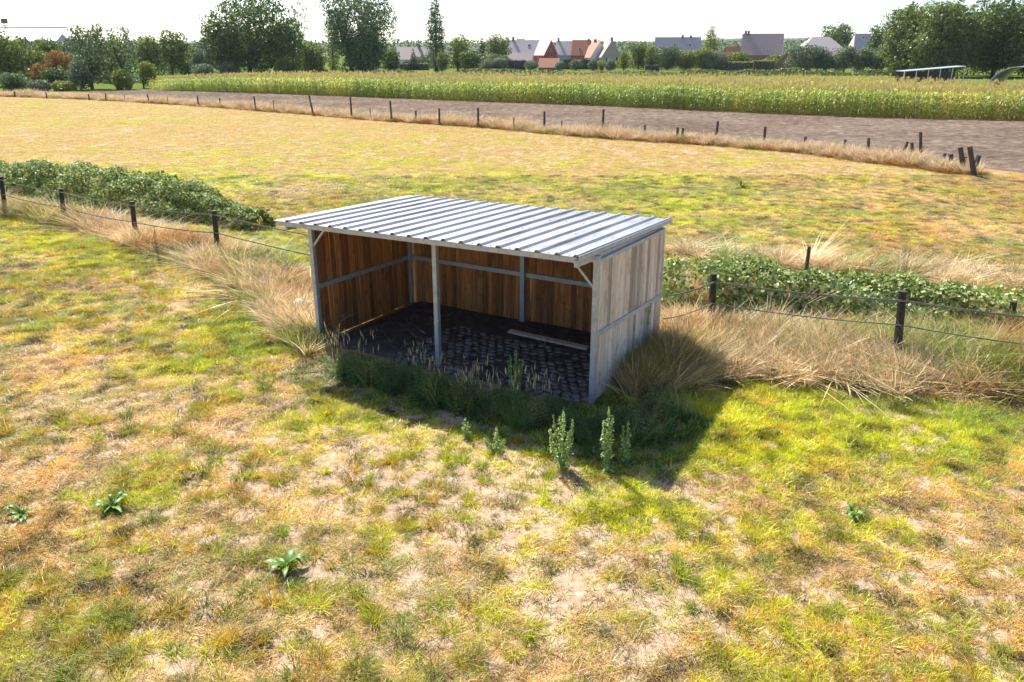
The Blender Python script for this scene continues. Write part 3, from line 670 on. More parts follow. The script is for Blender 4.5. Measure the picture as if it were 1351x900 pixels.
near_fence('post_and_tape_fence', 'tarred round posts and two slack tapes beside the bramble hedge left of the shelter',
    [(-60, 268, 220), (7, 282, 233), (85, 292, 249), (179, 316, 266), (287, 334, 278)], (None, shed_pt(-.05, 3.2, 1.25)), ((.10, .03), (.62, .03)))
near_fence('post_and_tape_fence', 'tarred round posts and slack tapes in tall dead grass right of the shelter',
    [(938, 432, 361), (1183, 482, 384), (1480, 560, 415)], (shed_pt(6.1, 3.0, 1.28), None), ((.16, .034), (.62, .022)))
root = empty('short_post', (*gnd(1327, 446), 0)); tag(root, 'short dark post poking out of the brambles at the right edge', 'post')
b0 = gnd(1327, 446); fence_post(root, (0, 0), zat(398, b0[1]), .07, M['post_dark'])
root = empty('short_post', (*gnd(1063, 362), 0)); tag(root, 'thin grey stake standing in bleached grass behind the right brambles', 'post')
b0 = gnd(1063, 362); fence_post(root, (0, 0), zat(325, b0[1]), .05, M['post_old'])

far = [(20, 128, 121, 0), (62, 130, 122, 0), (118, 132, 124, 0), (139, 133, 123, 2), (165, 134, 125, 0), (198, 136, 125, -2), (222, 138, 127, 0), (262, 140, 127, 0), (291, 141, 129, 0), (338, 146, 127, -1), (362, 148, 132, 0),
       (414, 152, 126, -4), (464, 156, 128, 0), (489, 157, 142, 0), (517, 160, 133, -1), (549, 162, 146, 0), (580, 165, 143, 0), (631, 168, 142, 0), (678, 172, 155, 0), (718, 172, 147, 0), (741, 174, 159, 0), (795, 178, 144, 0),
       (851, 181, 165, -1), (893, 187, 168, 0), (899, 187, 169, 1), (944, 187, 160, 1), (1008, 193, 167, -1), (1061, 196, 180, 0), (1113, 202, 184, 0), (1145, 205, 182, -2), (1187, 208, 187, 7), (1206, 213, 188, -7), (1216, 214, 174, -8), (1244, 218, 202, 0), (1257, 222, 203, -6), (1263, 224, 207, 8), (1274, 227, 194, -13), (1283, 229, 205, 4), (1288, 232, 193, -16)]
fx0, fy0 = gnd(640, 168)
root = empty('stake_fence', (fx0, fy0, 0)); tag(root, 'row of old weathered stakes with sagging wire along the ploughed strip', 'fence')
tops = []
for (px, py, ty, ln) in far:
    bx, by = gnd(px, py); zt = zat(ty, by); r = .085 if px < 1250 else .12
    if px in (489, 678, 741, 362, 222, 165): r = .04
    tops.append((fence_post(root, (bx - fx0, by - fy0), zt, r, M['post_old'], (ln * by / F_PX, 0), 6), py))
mains = [q_[0] for q_, f_ in zip(tops, far) if f_[1] - f_[2] > 16 and f_[0] < 1250]
for a, c_ in zip(mains[:-1], mains[1:]):
    for dz in (.15, .6): strand(root, (a.x, a.y - .09, max(a.z - dz, .3)), (c_.x, c_.y - .09, max(c_.z - dz, .3)), .006, .006, 'wire', .1)

# ------------------------------------------------------------------ foliage
GREENS = {}
def fol(kind):
    if kind not in GREENS:
        base, h2, tr = {'dark': ((.085, .15, .033), (.24, .30, .05), .38), 'mid': ((.14, .20, .045), (.32, .34, .06), .38), 'light': ((.20, .25, .04), (.38, .38, .06), .38),
            'grey': ((.17, .22, .11), (.32, .37, .21), .28), 'orange': ((.34, .17, .04), (.46, .30, .06), .3), 'conifer': ((.03, .055, .025), (.06, .09, .03), .1),
            'bluegreen': ((.115, .18, .07), (.25, .32, .11), .36), 'bramble': ((.21, .29, .055), (.58, .62, .25), .34), 'weed': ((.32, .46, .13), (.56, .64, .22), .45), 'dock': ((.13, .25, .035), (.25, .36, .06), .35), 'dryleaf': ((.3, .2, .1), (.42, .28, .12), .3)}[kind]
        GREENS[kind] = leafmat(kind + '_leaves', False, base=base, trans=tr, island=.45, hue2=h2)
    return GREENS[kind]
def leaves_np(cen, nor, size, jit=.9, aspect=.75):
    """one bent quad per point, roughly facing outwards"""
    n = len(cen); d = nor + rng.normal(0, jit, (n, 3)); d /= np.linalg.norm(d, axis=1)[:, None] + 1e-9
    r = rng.normal(0, 1, (n, 3)); a = np.cross(d, r); a /= np.linalg.norm(a, axis=1)[:, None] + 1e-9; b = np.cross(d, a)
    s = (size * rng.uniform(.55, 1.3, n))[:, None]
    v = np.stack([cen - a * s * .5, cen - b * s * .5 * aspect + d * s * .08, cen + a * s * .5, cen + b * s * .5 * aspect + d * s * .08], 1)
    return v.reshape(-1, 3)
def leafmesh(name, V, mat):
    me = bpy.data.meshes.new(name); n = len(V) // 4
    me.vertices.add(len(V)); me.vertices.foreach_set('co', V.astype(np.float32).ravel())
    me.loops.add(len(V)); me.loops.foreach_set('vertex_index', np.arange(len(V), dtype=np.int32))
    me.polygons.add(n); me.polygons.foreach_set('loop_start', np.arange(0, len(V), 4, dtype=np.int32)); me.update(calc_edges=True)
    me.materials.append(mat); return me
def sph(n):
    v = rng.normal(0, 1, (n, 3)); return v / np.linalg.norm(v, axis=1)[:, None]
def lobes_crown(lobes, dens, size):
    out = []; size = size * .82
    for (c_, r) in lobes:
        c_ = np.array(c_); r = np.array(r); area = 4 * PI * ((r[0] * r[1]) ** 1.6 / 3 + (r[0] * r[2]) ** 1.6 / 3 + (r[1] * r[2]) ** 1.6 / 3) ** (1 / 1.6)
        n = max(12, int(1.9 * dens * area / size ** 2)); d = sph(n); sh_ = rng.uniform(.55, 1.08, n) ** .6
        # lumpy lobe
        bumpy = 1 + .22 * np.sin(d[:, 0] * 5 + c_[0]) * np.sin(d[:, 1] * 4 + c_[1] * 2) + .15 * np.sin(d[:, 2] * 7 + c_[2])
        out.append(leaves_np(c_ + d * r * (sh_ * bumpy)[:, None], d, np.full(n, size)))
    return np.concatenate(out)
def tree(px, base_y, x0, x1, top, kind, label, name='tree', trunk=.12, shape='round', size=.55, dens=.8, dist=None, group=None, sky_gap=0.0, lean=0.0, nl=None):
    """a tree seen between photo columns x0..x1 with the given top; built at its real distance"""
    y = dist if dist else gnd(px, base_y)[1]; cx = xat(px, base_y, y)
    H = zat(top, y); wid = (x1 - x0) * y / F_PX; ccx = xat((x0 + x1) / 2, 70, y) - cx
    root = empty(name, (cx, y, 0)); tag(root, label, 'tree' if 'shrub' not in name else 'shrub', group)
    b_ = MB(); tz = H * trunk; lob = []
    if shape == 'round' or shape == 'open':
        N = nl or 16; ch = H - tz
        for i in range(N):
            u = (i + .5) / N; a = i * 2.4 + random.random(); zc = tz + ch * (.14 + .74 * u); prof_ = math.sin(PI * min(1, (.18 + .78 * (1 - u)) )) ** .6
            rr = wid / 2 * prof_ * random.uniform(.35, .78); rad = wid * .5 * random.uniform(.34, .52) * (1.0 - .2 * u)
            if shape == 'open': rad *= .72
            c_ = (ccx + rr * math.cos(a), rr * math.sin(a) * .9, min(zc, H - rad * .8)); lob.append((c_, (rad, rad, min(rad * random.uniform(.7, 1.0), ch * .3))))
        if shape == 'round': lob.append(((ccx, 0, tz + ch * .5), (wid * .30, wid * .30, ch * .40)))
    elif shape == 'column':
        N = 9
        for i in range(N):
            u = i / (N - 1); r = wid / 2 * (.45 + .6 * math.sin(PI * (.15 + .7 * (1 - u)) )) * (1 - .55 * u ** 3); lob.append(((ccx + random.gauss(0, wid * .05), random.gauss(0, wid * .05), tz + (H - tz) * (.06 + .88 * u)), (r * .85, r * .85, (H - tz) / N * .95)))
    elif shape == 'cone':
        N = 9
        for i in range(N):
            u = i / (N - 1); r = wid / 2 * (1.02 - .92 * u); lob.append(((ccx, 0, tz + (H - tz) * (.05 + .9 * u)), (r, r, (H - tz) / N * .8)))
    elif shape == 'pollard':
        lob.append(((ccx, 0, H * .5), (wid * .47, wid * .47, H * .47)))
        for i in range(9):
            a = i * 2.4; lob.append(((ccx + wid * .28 * math.cos(a), wid * .28 * math.sin(a), H * (.3 + .45 * random.random())), (wid * .24, wid * .24, H * .24)))
    V = lobes_crown(lob, dens, size)
    if shape == 'pollard': V[:, 2] = np.maximum(V[:, 2], .1)
    link('crown', leafmesh('crown', V, fol(kind)), root)
    tr = max(.12, H * .022)
    pts_ = [(0, 0, -.2), (lean * .3, 0, H * .2), (lean * .7 + ccx * .4, 0, H * .45), (lean + ccx * .8, 0, H * .8)]
    b_.tube(pts_, [tr * 1.3, tr, tr * .7, tr * .15], 7)
    if shape in ('round', 'open'):
        for (c_, r) in lob[::2]:
            zb = max(H * .15, c_[2] * .5); f_ = zb / H; bx = lean * min(1, f_ * 1.5) + ccx * f_
            b_.tube([(bx, 0, zb), ((c_[0] + bx) / 2, c_[1] / 2, (zb + c_[2]) / 2 + H * .02), c_], [tr * .45, tr * .28, tr * .08], 5)
    b_.build('trunk', M['bark'], root, True)
    return root

# left block
T = tree
T(14, 119, -20, 36, 41, 'mid', 'green tree at the far left edge, below the crane', dist=135)
T(-40, 119, -90, -8, 30, 'mid', 'green tree just outside the left edge of the view', dist=140)
T(122, 118, 92, 152, 25, 'bluegreen', 'tall loose willow-like tree left of the corn, with dark hanging foliage', dist=125, shape='open', size=.4, dens=.75, nl=24, trunk=.05)
T(172, 118, 140, 180, 26, 'bluegreen', 'airy grey-green tree with visible dark trunk at the corn field corner', dist=126, shape='open', size=.4, dens=.6, nl=20, trunk=.15, lean=-1.5)
T(196, 100, 176, 216, 45, 'mid', 'low round tree behind the corner of the corn field', dist=170)
T(228, 98, 206, 251, 39, 'mid', 'pointed mid-green tree left of the tallest dark tree', dist=172)
T(262, 97, 246, 282, 62, 'grey', 'silvery green bush tree beside the tallest dark tree', name='shrub', dist=178, size=.4, trunk=.02)
T(262, 98, 250, 281, 84, 'grey', 'low pale grey-green shrub at the corn edge on the left', name='shrub', dist=160, size=.35, trunk=.02)
T(330, 96, 268, 398, -12, 'dark', 'tallest broad dark green tree behind the corn on the left', dist=182, size=.62, nl=30, dens=.55, shape='open', trunk=.05)
T(292, 96, 268, 322, 22, 'dark', 'lower dark crown merging with the left side of the broad dark tree', dist=178, nl=14, trunk=.03)
T(376, 95, 352, 402, 20, 'dark', 'lower dark crown merging with the right side of the broad dark tree', dist=178, nl=14, trunk=.03)
T(397, 95, 384, 412, -6, 'mid', 'thin half-bare tree between the two big leafy trees', dist=205, shape='open', size=.4, dens=.5, trunk=.3)
T(408, 95, 392, 432, 55, 'mid', 'bushy green tree low between the two big leafy trees', dist=190, trunk=.04)
T(440, 94, 430, 450, 28, 'light', 'narrow ivy-covered light green tree by the leaning tree', dist=195, shape='column', size=.4, trunk=.02)
T(468, 93, 424, 524, -16, 'bluegreen', 'large leaning tree with open crown and forked trunk, centre left', dist=180, shape='open', size=.5, nl=34, dens=.62, lean=-4, trunk=.2)
T(482, 93, 446, 512, 45, 'bluegreen', 'dense dark lower tree under the large leaning tree', dist=178, nl=14, trunk=.03)
T(514, 92, 500, 530, 64, 'dark', 'small dark round tree at the foot of the leaning tree', dist=200, trunk=.03)
T(545, 90, 538, 552, 63, 'conifer', 'small dark conical conifer before the white house with dusky roof', shape='cone', dist=240, size=.4, trunk=.03)
T(576, 92, 562, 590, -4, 'bluegreen', 'tall slender poplar rising above the corn', shape='column', dist=215, size=.42, dens=1.1, trunk=.03)
T(582, 92, 574, 592, 66, 'mid', 'small bright sapling at the foot of the poplar', dist=205, size=.35, trunk=.05)
T(604, 92, 590, 622, 46, 'mid', 'upright mid-green tree right of the poplar', dist=225, trunk=.03)
T(618, 92, 606, 636, 66, 'dark', 'low dark round tree right of the poplar group', dist=215, trunk=.03)
T(636, 90, 629, 643, 47, 'conifer', 'dark spire-shaped conifer behind the pollard willows', shape='cone', dist=270, trunk=.05)
T(657, 90, 641, 675, 46, 'mid', 'round-topped green tree left of the red brick house', dist=270, trunk=.2)
for (px, w_, tp, lb) in ((645, 24, 78, 'leftmost round willow bush in the row before the red brick house'), (660, 18, 76, 'second willow bush, touching the leftmost one'), (701, 17, 80, 'round willow left of the orange roofed shed'),
        (739, 13, 81, 'round willow right of the orange roofed shed'), (760, 16, 79, 'round willow below the long red and grey roofed houses'), (783, 13, 79, 'round willow below the white gabled house'), (806, 14, 78, 'rightmost round willow of the row, below the grey gable')):
    T(px, 93, px - w_ / 2, px + w_ / 2, tp, 'grey', lb, name='pollard_willow', shape='pollard', dist=232, size=.32, dens=1.1, group='round pollard willows before the houses')
T(794, 92, 788, 800, 79, 'light', 'small yellow-green shrub between two round willows', name='shrub', dist=228, size=.32, trunk=.02)
T(823, 91, 815, 832, 66, 'light', 'yellow-green shrub right of the gabled house', name='shrub', dist=235, size=.38, trunk=.02)
T(842, 91, 828, 860, 55, 'mid', 'bushy mid-green tree right of the gabled house', dist=250, size=.45, trunk=.03)
T(858, 91, 848, 872, 58, 'light', 'yellow-green leafy tree before the wide grey roof', dist=245, size=.42, trunk=.03)
T(880, 91, 866, 898, 60, 'bluegreen', 'blue-green rounded tree before the wide grey roof', dist=242, size=.42, trunk=.03)
T(905, 91, 892, 920, 66, 'light', 'pale olive shrub below the wide grey roof', name='shrub', dist=240, size=.4, trunk=.02)
T(934, 91, 924, 948, 36, 'light', 'slim feathery birch rising between the two brown houses', dist=250, size=.36, shape='column', dens=.8, trunk=.1)
T(928, 91, 912, 946, 62, 'light', 'broad yellow-green bush at the foot of the birch', name='shrub', dist=238, size=.4, trunk=.02)
T(944, 91, 930, 962, 68, 'grey', 'grey-green round bush right of the birch', name='shrub', dist=236, size=.38, trunk=.02)
T(975, 91, 956, 990, 68, 'light', 'yellow-green bush before the brown brick house', name='shrub', dist=245, size=.4, trunk=.02)
T(1023, 91, 1018, 1029, 71, 'light', 'small narrow green conifer beside the brown brick house', shape='cone', dist=240, size=.3, trunk=.02)
for (px, w_, tp, lb) in ((1062, 40, 57, 'broad willow right of the brown brick house, leftmost of the tall row'), (1086, 26, 62, 'second tall round willow from the brown brick house'), (1113, 28, 59, 'middle round willow below the far dark tree'), (1138, 24, 62, 'round willow below the pale hipped roof'), (1162, 28, 60, 'willow bush at the left foot of the big right trees'), (1182, 24, 63, 'last willow bush, tucked under the big right trees')):
    T(px, 95, px - w_ / 2, px + w_ / 2, tp, 'grey', lb, name='pollard_willow', shape='pollard', dist=205, size=.4, dens=1.0, group='tall willow row on the right')
T(1103, 90, 1078, 1128, 31, 'dark', 'dark round tree far behind the willow row', dist=300, size=.7, trunk=.05)
T(1156, 92, 1140, 1172, 28, 'dark', 'small dark crown at the left shoulder of the big right trees', dist=215, trunk=.2)
T(1195, 95, 1160, 1235, 4, 'mid', 'leftmost of the big broad trees on the right', dist=188, size=.55, nl=26, dens=.85, trunk=.05)
T(1235, 95, 1196, 1292, 1, 'mid', 'tallest lit broad tree in the middle of the right tree group', dist=180, size=.55, nl=30, dens=.85, trunk=.05)
T(1310, 95, 1270, 1352, -3, 'dark', 'dark broad tree behind the plastic tunnel', dist=182, size=.6, nl=28, dens=.85, trunk=.05)
T(1365, 95, 1325, 1420, 5, 'mid', 'green tree cut by the right edge of the view', dist=176, size=.6, nl=24, dens=.8, trunk=.05)
T(1450, 95, 1400, 1500, 5, 'dark', 'dark tree outside the right edge', dist=180, size=.8, nl=16, trunk=.05)
T(60, 117, 40, 88, 48, 'mid', 'rounded green tree standing behind the orange shrubs', dist=150, size=.42, trunk=.04)
T(150, 117, 132, 168, 44, 'light', 'pale green tree filling the gap between the two willow-like trees', dist=148, size=.42, trunk=.04)
T(240, 97, 222, 262, 56, 'bluegreen', 'low blue-green tree between the pointed tree and the tallest dark one', dist=185, size=.45, trunk=.03)
T(410, 95, 396, 428, 68, 'dark', 'low dark tree behind the gap between the two big leafy trees', dist=198, size=.45, trunk=.03)
# shrubs at the far left
for (px, by, x0, x1, tp, kd, d_, lb) in ((52, 117, 30, 76, 66, 'mid', 140, 'olive bush behind the orange shrubs at far left'), (45, 117, 34, 62, 82, 'orange', 130, 'dull orange shrub, left one of the pair by the left trees'), (78, 117, 58, 96, 64, 'orange', 134, 'bright orange-leaved shrub left of the willow-like tree'),
        (66, 117, 50, 84, 90, 'dark', 128, 'dark low bush beneath the orange shrubs'), (12, 118, -10, 28, 97, 'bluegreen', 120, 'low dark green bush at the left end of the field margin'), (42, 118, 26, 62, 105, 'grey', 119, 'low grey-green bush at the far left margin'), (72, 119, 58, 92, 106, 'light', 119, 'low yellow-green bush below the orange shrub'),
        (100, 118, 84, 118, 80, 'grey', 122, 'grey-green bush at the foot of the willow-like tree'), (155, 118, 140, 170, 92, 'light', 121, 'yellow-green bush between the two left trees'), (190, 117, 176, 206, 80, 'light', 128, 'light bush by the corn field corner'),
        (298, 94, 286, 314, 82, 'grey', 172, 'pale shrub under the broad dark tree'), (375, 94, 360, 392, 76, 'mid', 172, 'green shrub under the right side of the broad dark tree')):
    T(px, by, x0, x1, tp, kd, lb, name='shrub', dist=d_, size=.36, trunk=.02, dens=.9)
# clipped hedges
def hedge(x0, x1, py, h_, dp, d_, kind, label, size=.3):
    a = xat(x0, py, d_); c_ = xat(x1, py, d_); L = c_ - a; n = int(1.0 * (L * dp + 2 * L * h_) / size ** 2 * 1.1)
    root = empty('clipped_hedge', ((a + c_) / 2, d_, 0)); tag(root, label, 'hedge'); f = rng.random(n)
    top = f < dp / (dp + 2 * h_); X = rng.uniform(-L / 2, L / 2, n); Y = np.where(top, rng.uniform(-dp / 2, dp / 2, n), np.where(rng.random(n) < .5, -dp / 2, dp / 2)); Z = np.where(top, h_, rng.uniform(0, h_, n))
    N = np.stack([0 * X, np.where(top, 0, np.sign(Y)), np.where(top, 1, 0)], -1).astype(float)
    link('foliage', leafmesh('foliage', leaves_np(np.stack([X, Y, Z], -1) + rng.normal(0, .05, (n, 3)), N, np.full(n, size), .5), fol(kind)), root)
    b_ = MB(); b_.box(-L / 2 + .1, -dp / 2 + .15, 0, L / 2 - .1, dp / 2 - .15, h_ - .15); b_.build('branches', M['bark'], root)
hedge(668, 694, 84, 2.6, 1.5, 245, 'conifer', 'dark clipped hedge left of the orange roofed shed')
hedge(742, 790, 84, 2.8, 1.5, 250, 'conifer', 'dark clipped hedge behind the round willows')
hedge(850, 870, 88, 1.6, 1.5, 225, 'conifer', 'short dark hedge at the left of the bush group')
hedge(950, 992, 86, 2.3, 3, 235, 'light', 'long sunlit yellow-green hedge before the brown brick house')
hedge(992, 1020, 85, 2.6, 3, 234, 'light', 'taller sunlit end of the yellow-green hedge')
hedge(528, 566, 87, 1.8, 1.5, 240, 'mid', 'hedge in front of the white house with dusky roof')

# ------------------------------------------------------------------ houses
def house(px, d_, wid, dep, eave, ridge, yaw, wall, roof, label, wins=(), chim=(), hip=0.0, over=.3, extra=None, name='house'):
    cx = xat(px, 75, d_); root = empty(name, (cx, d_, 0), yaw); tag(root, label, 'house' if name == 'house' else name.replace('_', ' '))
    w2, d2 = wid / 2, dep / 2; b_ = MB(); hp = hip * wid
    b_.add([(-w2, -d2, -.2), (w2, -d2, -.2), (w2, d2, -.2), (-w2, d2, -.2), (-w2, -d2, eave), (w2, -d2, eave), (w2, d2, eave), (-w2, d2, eave)], [(0, 1, 5, 4), (1, 2, 6, 5), (2, 3, 7, 6), (3, 0, 4, 7)])
    if hip == 0: b_.add([(-w2, -d2, eave), (-w2, d2, eave), (-w2, 0, ridge - .06), (w2, -d2, eave), (w2, d2, eave), (w2, 0, ridge - .06)], [(0, 2, 1), (3, 4, 5)])
    b_.build('wall', M[wall], root)
    b_ = MB(); sl = (ridge - eave) / d2; ze = eave - over * sl; o_ = over
    rw = w2 + (.15 if hip == 0 else over)
    up = [(-rw, -d2 - o_, ze), (rw, -d2 - o_, ze), (rw - hp, 0, ridge), (-rw + hp, 0, ridge), (rw, d2 + o_, ze), (-rw, d2 + o_, ze)]
    lo_ = [(a, c_, z - .16) for (a, c_, z) in up]
    fs = [(0, 1, 2, 3), (3, 2, 4, 5), (9, 8, 7, 6), (11, 10, 8, 9), (0, 6, 7, 1), (4, 10, 11, 5)]
    if hip == 0: fs += [(1, 7, 8, 2), (2, 8, 10, 4), (0, 3, 9, 6), (3, 5, 11, 9)]
    else: fs += [(1, 4, 2), (0, 3, 5), (1, 7, 10, 4), (0, 5, 11, 6)]
    b_.add(up + lo_, fs); rf = b_.build('roof', M[roof], root)
    for (u, h_) in chim:
        b_ = MB(); b_.box(u - .35, -.35, ridge - 1.0, u + .35, .35, ridge + h_); b_.box(u - .42, -.42, ridge + h_, u + .42, .42, ridge + h_ + .12); b_.build('chimney', M['brown_brick'], rf)
    for (face, u, z, ww, hh) in wins:
        b_ = MB(); g_ = MB()
        if face == 'f': b_.box(u - ww / 2 - .08, -d2 - .05, z - .08, u + ww / 2 + .08, -d2 + .02, z + hh + .08); g_.box(u - ww / 2, -d2 - .065, z, u + ww / 2, -d2 - .045, z + hh)
        elif face == 'r': b_.box(w2 - .02, u - ww / 2 - .08, z - .08, w2 + .05, u + ww / 2 + .08, z + hh + .08); g_.box(w2 + .045, u - ww / 2, z, w2 + .065, u + ww / 2, z + hh)
        elif face == 't':      # roof window
            zz_ = ridge - (z) * sl; yy_ = -z; M_ = Matrix.Translation((u, yy_, zz_ + .06)) @ Matrix.Rotation(math.atan(sl), 4, 'X')
            b_.box(-ww / 2, -hh / 2, -.05, ww / 2, hh / 2, .05, 0, M_); g_.box(-ww / 2 + .08, -hh / 2 + .08, .05, ww / 2 - .08, hh / 2 - .08, .065, 0, M_)
        wo = b_.build('window', M['frame'], root); g_.build('pane', M['glass'], wo)
    return root
R_ = math.radians
# red brick pair with grey roofs
house(695, 300, 12.5, 8, 3.9, 8.6, R_(-14), 'grey_render', 'tile_grey', 'semi-detached house with grey tiled roof left of the red gable', [('f', -3.5, 1.2, 1.2, 1.3), ('f', -1, 1.2, 1.0, 1.3), ('t', 1.2, 1.6, .9, 1.1)], [(-4.9, .9)])
house(716, 298, 7.0, 8.2, 3.9, 8.6, R_(-38), 'red_brick', 'tile_grey', 'red brick gabled house with grey roof and two small gable windows', [('r', -.9, 1.9, .7, 1.2), ('r', .9, 1.9, .7, 1.2), ('r', 0, 5.0, .5, .8), ('f', -1.5, 1.5, 1.1, 1.3), ('f', 1.5, 1.5, 1.1, 1.3)])
house(686, 285, 8.5, 5, 2.2, 4.5, R_(-5), 'white_render', 'tile_brown', 'low pale annex with brown roof left of the red brick house', [('f', -2, .8, 1.0, 1.0)])
house(748, 302, 7.5, 8, 3.9, 8.3, R_(-8), 'grey_render', 'tile_grey', 'grey rendered house with pale grey roof joined to the red-tiled one', [('f', -2.4, 1.0, 1.0, 1.3)], [(-3.1, .9)])
house(767, 300, 6.4, 8, 3.9, 8.6, R_(-8), 'red_brick', 'tile_red', 'house with bright orange-red tiled roof and brick wall', [('f', 1.0, 1.2, 1.6, 1.6), ('t', -.5, 2.6, .9, .9)], [(2.4, .3)])
house(786, 296, 5, 7.5, 3.2, 8.2, R_(-62), 'white_render', 'tile_red', 'white gabled house between the red roof and grey gable', [('r', 0, 1.0, 1.4, 1.7)], [(-.6, .5)])
house(803, 292, 7, 6.8, 3.4, 8.6, R_(-80), 'beige_brick', 'tile_brown', 'beige gabled house with tall brown chimney on its gable', [('r', -1.8, 1.2, .7, 1.8), ('r', 1.8, 1.2, .7, 1.8)], [(2.9, .6)])
house(725, 240, 5.6, 4.6, 1.0, 3.2, R_(-10), 'brown_brick', 'tile_red', 'low shed with orange tiled roof behind the corn', [('f', 1, .1, .8, .7)], name='shed')
house(893, 290, 15, 9, 3.6, 9.4, R_(-10), 'brown_brick', 'tile_grey', 'wide grey-roofed house with four little roof vents, behind bushes', [('r', 0, 3.8, .9, 1.1), ('t', -1, 2.0, .8, .8), ('t', 4, 2.0, .8, .8)], [(1.5, .5), (4.2, .4)])
house(1004, 285, 13, 9, 4.2, 10.4, R_(-16), 'brown_brick', 'tile_brown', 'brown brick house with steep dusky roof and double chimney', [('r', -1.2, 4.6, .9, 1.3), ('f', -3.5, 1.0, 1.4, 1.5), ('f', 2.2, 1.0, 1.4, 1.5), ('t', 1.8, 3.8, .7, .6)], [(-5.6, .8), (-4.7, .8)])
house(967, 330, 7, 6, 3.2, 6.6, R_(20), 'red_brick', 'tile_red', 'small distant red gabled house left of the brown brick house', [('f', 0, 1.2, 1.0, 1.2)], [(1.8, .6)])
house(1048, 240, 12, 7, 1.9, 6.2, R_(62), 'brown_brick', 'tile_brown', 'pink brick barn end showing at the corn edge', [('f', 2, .2, 1.0, 1.4)], name='barn')
house(1080, 270, 17, 13, 3.8, 9.2, R_(-4), 'brown_brick', 'tile_grey', 'house with broad hipped roof rising behind the willow row', [('f', 0, 1.2, 1.2, 1.2)], [], hip=.36)
house(1137, 285, 8.5, 8, 4.8, 10.4, R_(-3), 'brown_brick', 'tile_grey', 'pale pinkish hipped roof house left of the big right trees', [('t', -.6, .9, .7, .7), ('f', 0, 1.5, 1.0, 1.2)], [], hip=.16)
house(548, 265, 11, 8, 2.8, 6.2, R_(6), 'white_render', 'tile_brown', 'white house with dusky brown roof and chimney left of the poplar', [('f', -3, .6, 1.2, 1.3), ('f', 2, .6, 2.2, 1.3)], [(1.2, .7)])
house(530, 275, 6, 6, 2.6, 6.3, R_(4), 'grey_render', 'tile_brown', 'brown-roofed house end beside the dark tree and conifer', [('f', 0, .8, 1.2, 1.0)])
house(47, 380, 26, 14, 9, 12, R_(5), 'grey_render', 'tile_grey', 'distant grey building seen above the orange shrubs at far left', [('f', -6, 5, 2, 1.5), ('f', 5, 5, 2, 1.5)])

# ------------------------------------------------------------------ open-sided shed and plastic tunnel on the right
d_ = 150; x0, x1 = xat(1188, 92, d_), xat(1268, 88, d_); root = empty('open_lean_to', ((x0 + x1) / 2, d_, 0), 0); tag(root, 'long low open-sided lean-to with thin pale roof under the right trees', 'shed')
L = x1 - x0; b_ = MB(); b_.bar((-L / 2, 0, 1.9), (L / 2, 0, 2.75), 3.4, .10); b_.build('roof', M['galv'], root)
for i in range(6):
    u = -L / 2 + .1 + (L - .2) * i / 5; b_ = MB(); zt = 1.9 + .85 * (i / 5) - .05; b_.box(u - .06, -1.6, -.1, u + .06, -1.48, zt); b_.build('post', M['white_metal'], root)
b_ = MB(); b_.box(-L / 2, 1.5, 0, L / 2, 1.56, 1.8); b_.build('back_wall', M['post_old'], root)
d_ = 128; cx = xat(1352, 95, d_); root = empty('plastic_tunnel', (cx, d_, 0), R_(-38)); tag(root, 'pale arched plastic tunnel at the right edge behind the corn', 'tunnel')
def arch(b_, r, ya, yb, n=16, t_=.03, hz=1.0):
    vs = [];
    for yv in (ya, yb):
        for i in range(n + 1):
            a = PI * i / n; vs += [(math.cos(a) * r, yv, math.sin(a) * r * hz), (math.cos(a) * (r - t_), yv, math.sin(a) * (r - t_) * hz)]
    k_ = 2 * (n + 1); fs = []
    for i in range(n):
        fs += [(2 * i, 2 * i + 2, k_ + 2 * i + 2, k_ + 2 * i), (2 * i + 1, k_ + 2 * i + 1, k_ + 2 * i + 3, 2 * i + 3), (2 * i, 2 * i + 1, 2 * i + 3, 2 * i + 2), (k_ + 2 * i, k_ + 2 * i + 2, k_ + 2 * i + 3, k_ + 2 * i + 1)]
    b_.add(vs, fs)
b_ = MB(); arch(b_, 4.0, -4, 12, hz=.78); b_.build('sheeting', M['tunnel'], root, False)
for yv in (-4.05, 0, 4, 8):
    b_ = MB(); arch(b_, 4.09, yv - .12, yv + .12, t_=.08, hz=.78); b_.build('hoop', M['white_metal'], root)

# ------------------------------------------------------------------ crane far away, hills
d_ = 620; cx = xat(6, 30, d_); root = empty('tower_crane', (cx, d_, 0)); tag(root, 'distant tower crane above the trees at the far left edge', 'crane')
zt = zat(37, d_); za = zat(25, d_); b_ = MB()
for sx, sy in ((-.7, -.7), (.7, -.7), (.7, .7), (-.7, .7)): b_.bar((sx, sy, 0), (sx, sy, za), .18, .18)
for i in range(int(za / 1.6)):
    s_ = -1 if i % 2 else 1; b_.bar((-.7 * s_, -.7, i * 1.6), (.7 * s_, -.7, i * 1.6 + 1.6), .1, .1)
b_.build('mast', M['post_old'], root)
b_ = MB(); b_.bar((-14, 0, zt), (44, 0, zt + .3), .9, .7); b_.bar((-14, 0, zt + 1.6), (40, 0, zt + 1.5), .4, .35)
for i in range(30): b_.bar((-14 + i * 1.9, 0, zt), (-14 + i * 1.9 + .95, 0, zt + 1.4), .1, .1); b_.bar((-14 + i * 1.9 + .95, 0, zt + 1.4), (-14 + i * 1.9 + 1.9, 0, zt), .1, .1)
b_.build('jib', M['post_old'], root)
b_ = MB(); b_.bar((0, 0, za), (32, 0, zt + 1.4), .12, .12); b_.bar((0, 0, za), (-13, 0, zt + 1.4), .12, .12); b_.build('tie_rod', M['post_old'], root)
b_ = MB(); b_.box(-14, -1, zt - 2.6, -10, 1, zt); b_.build('counterweight', M['post_old'], root)
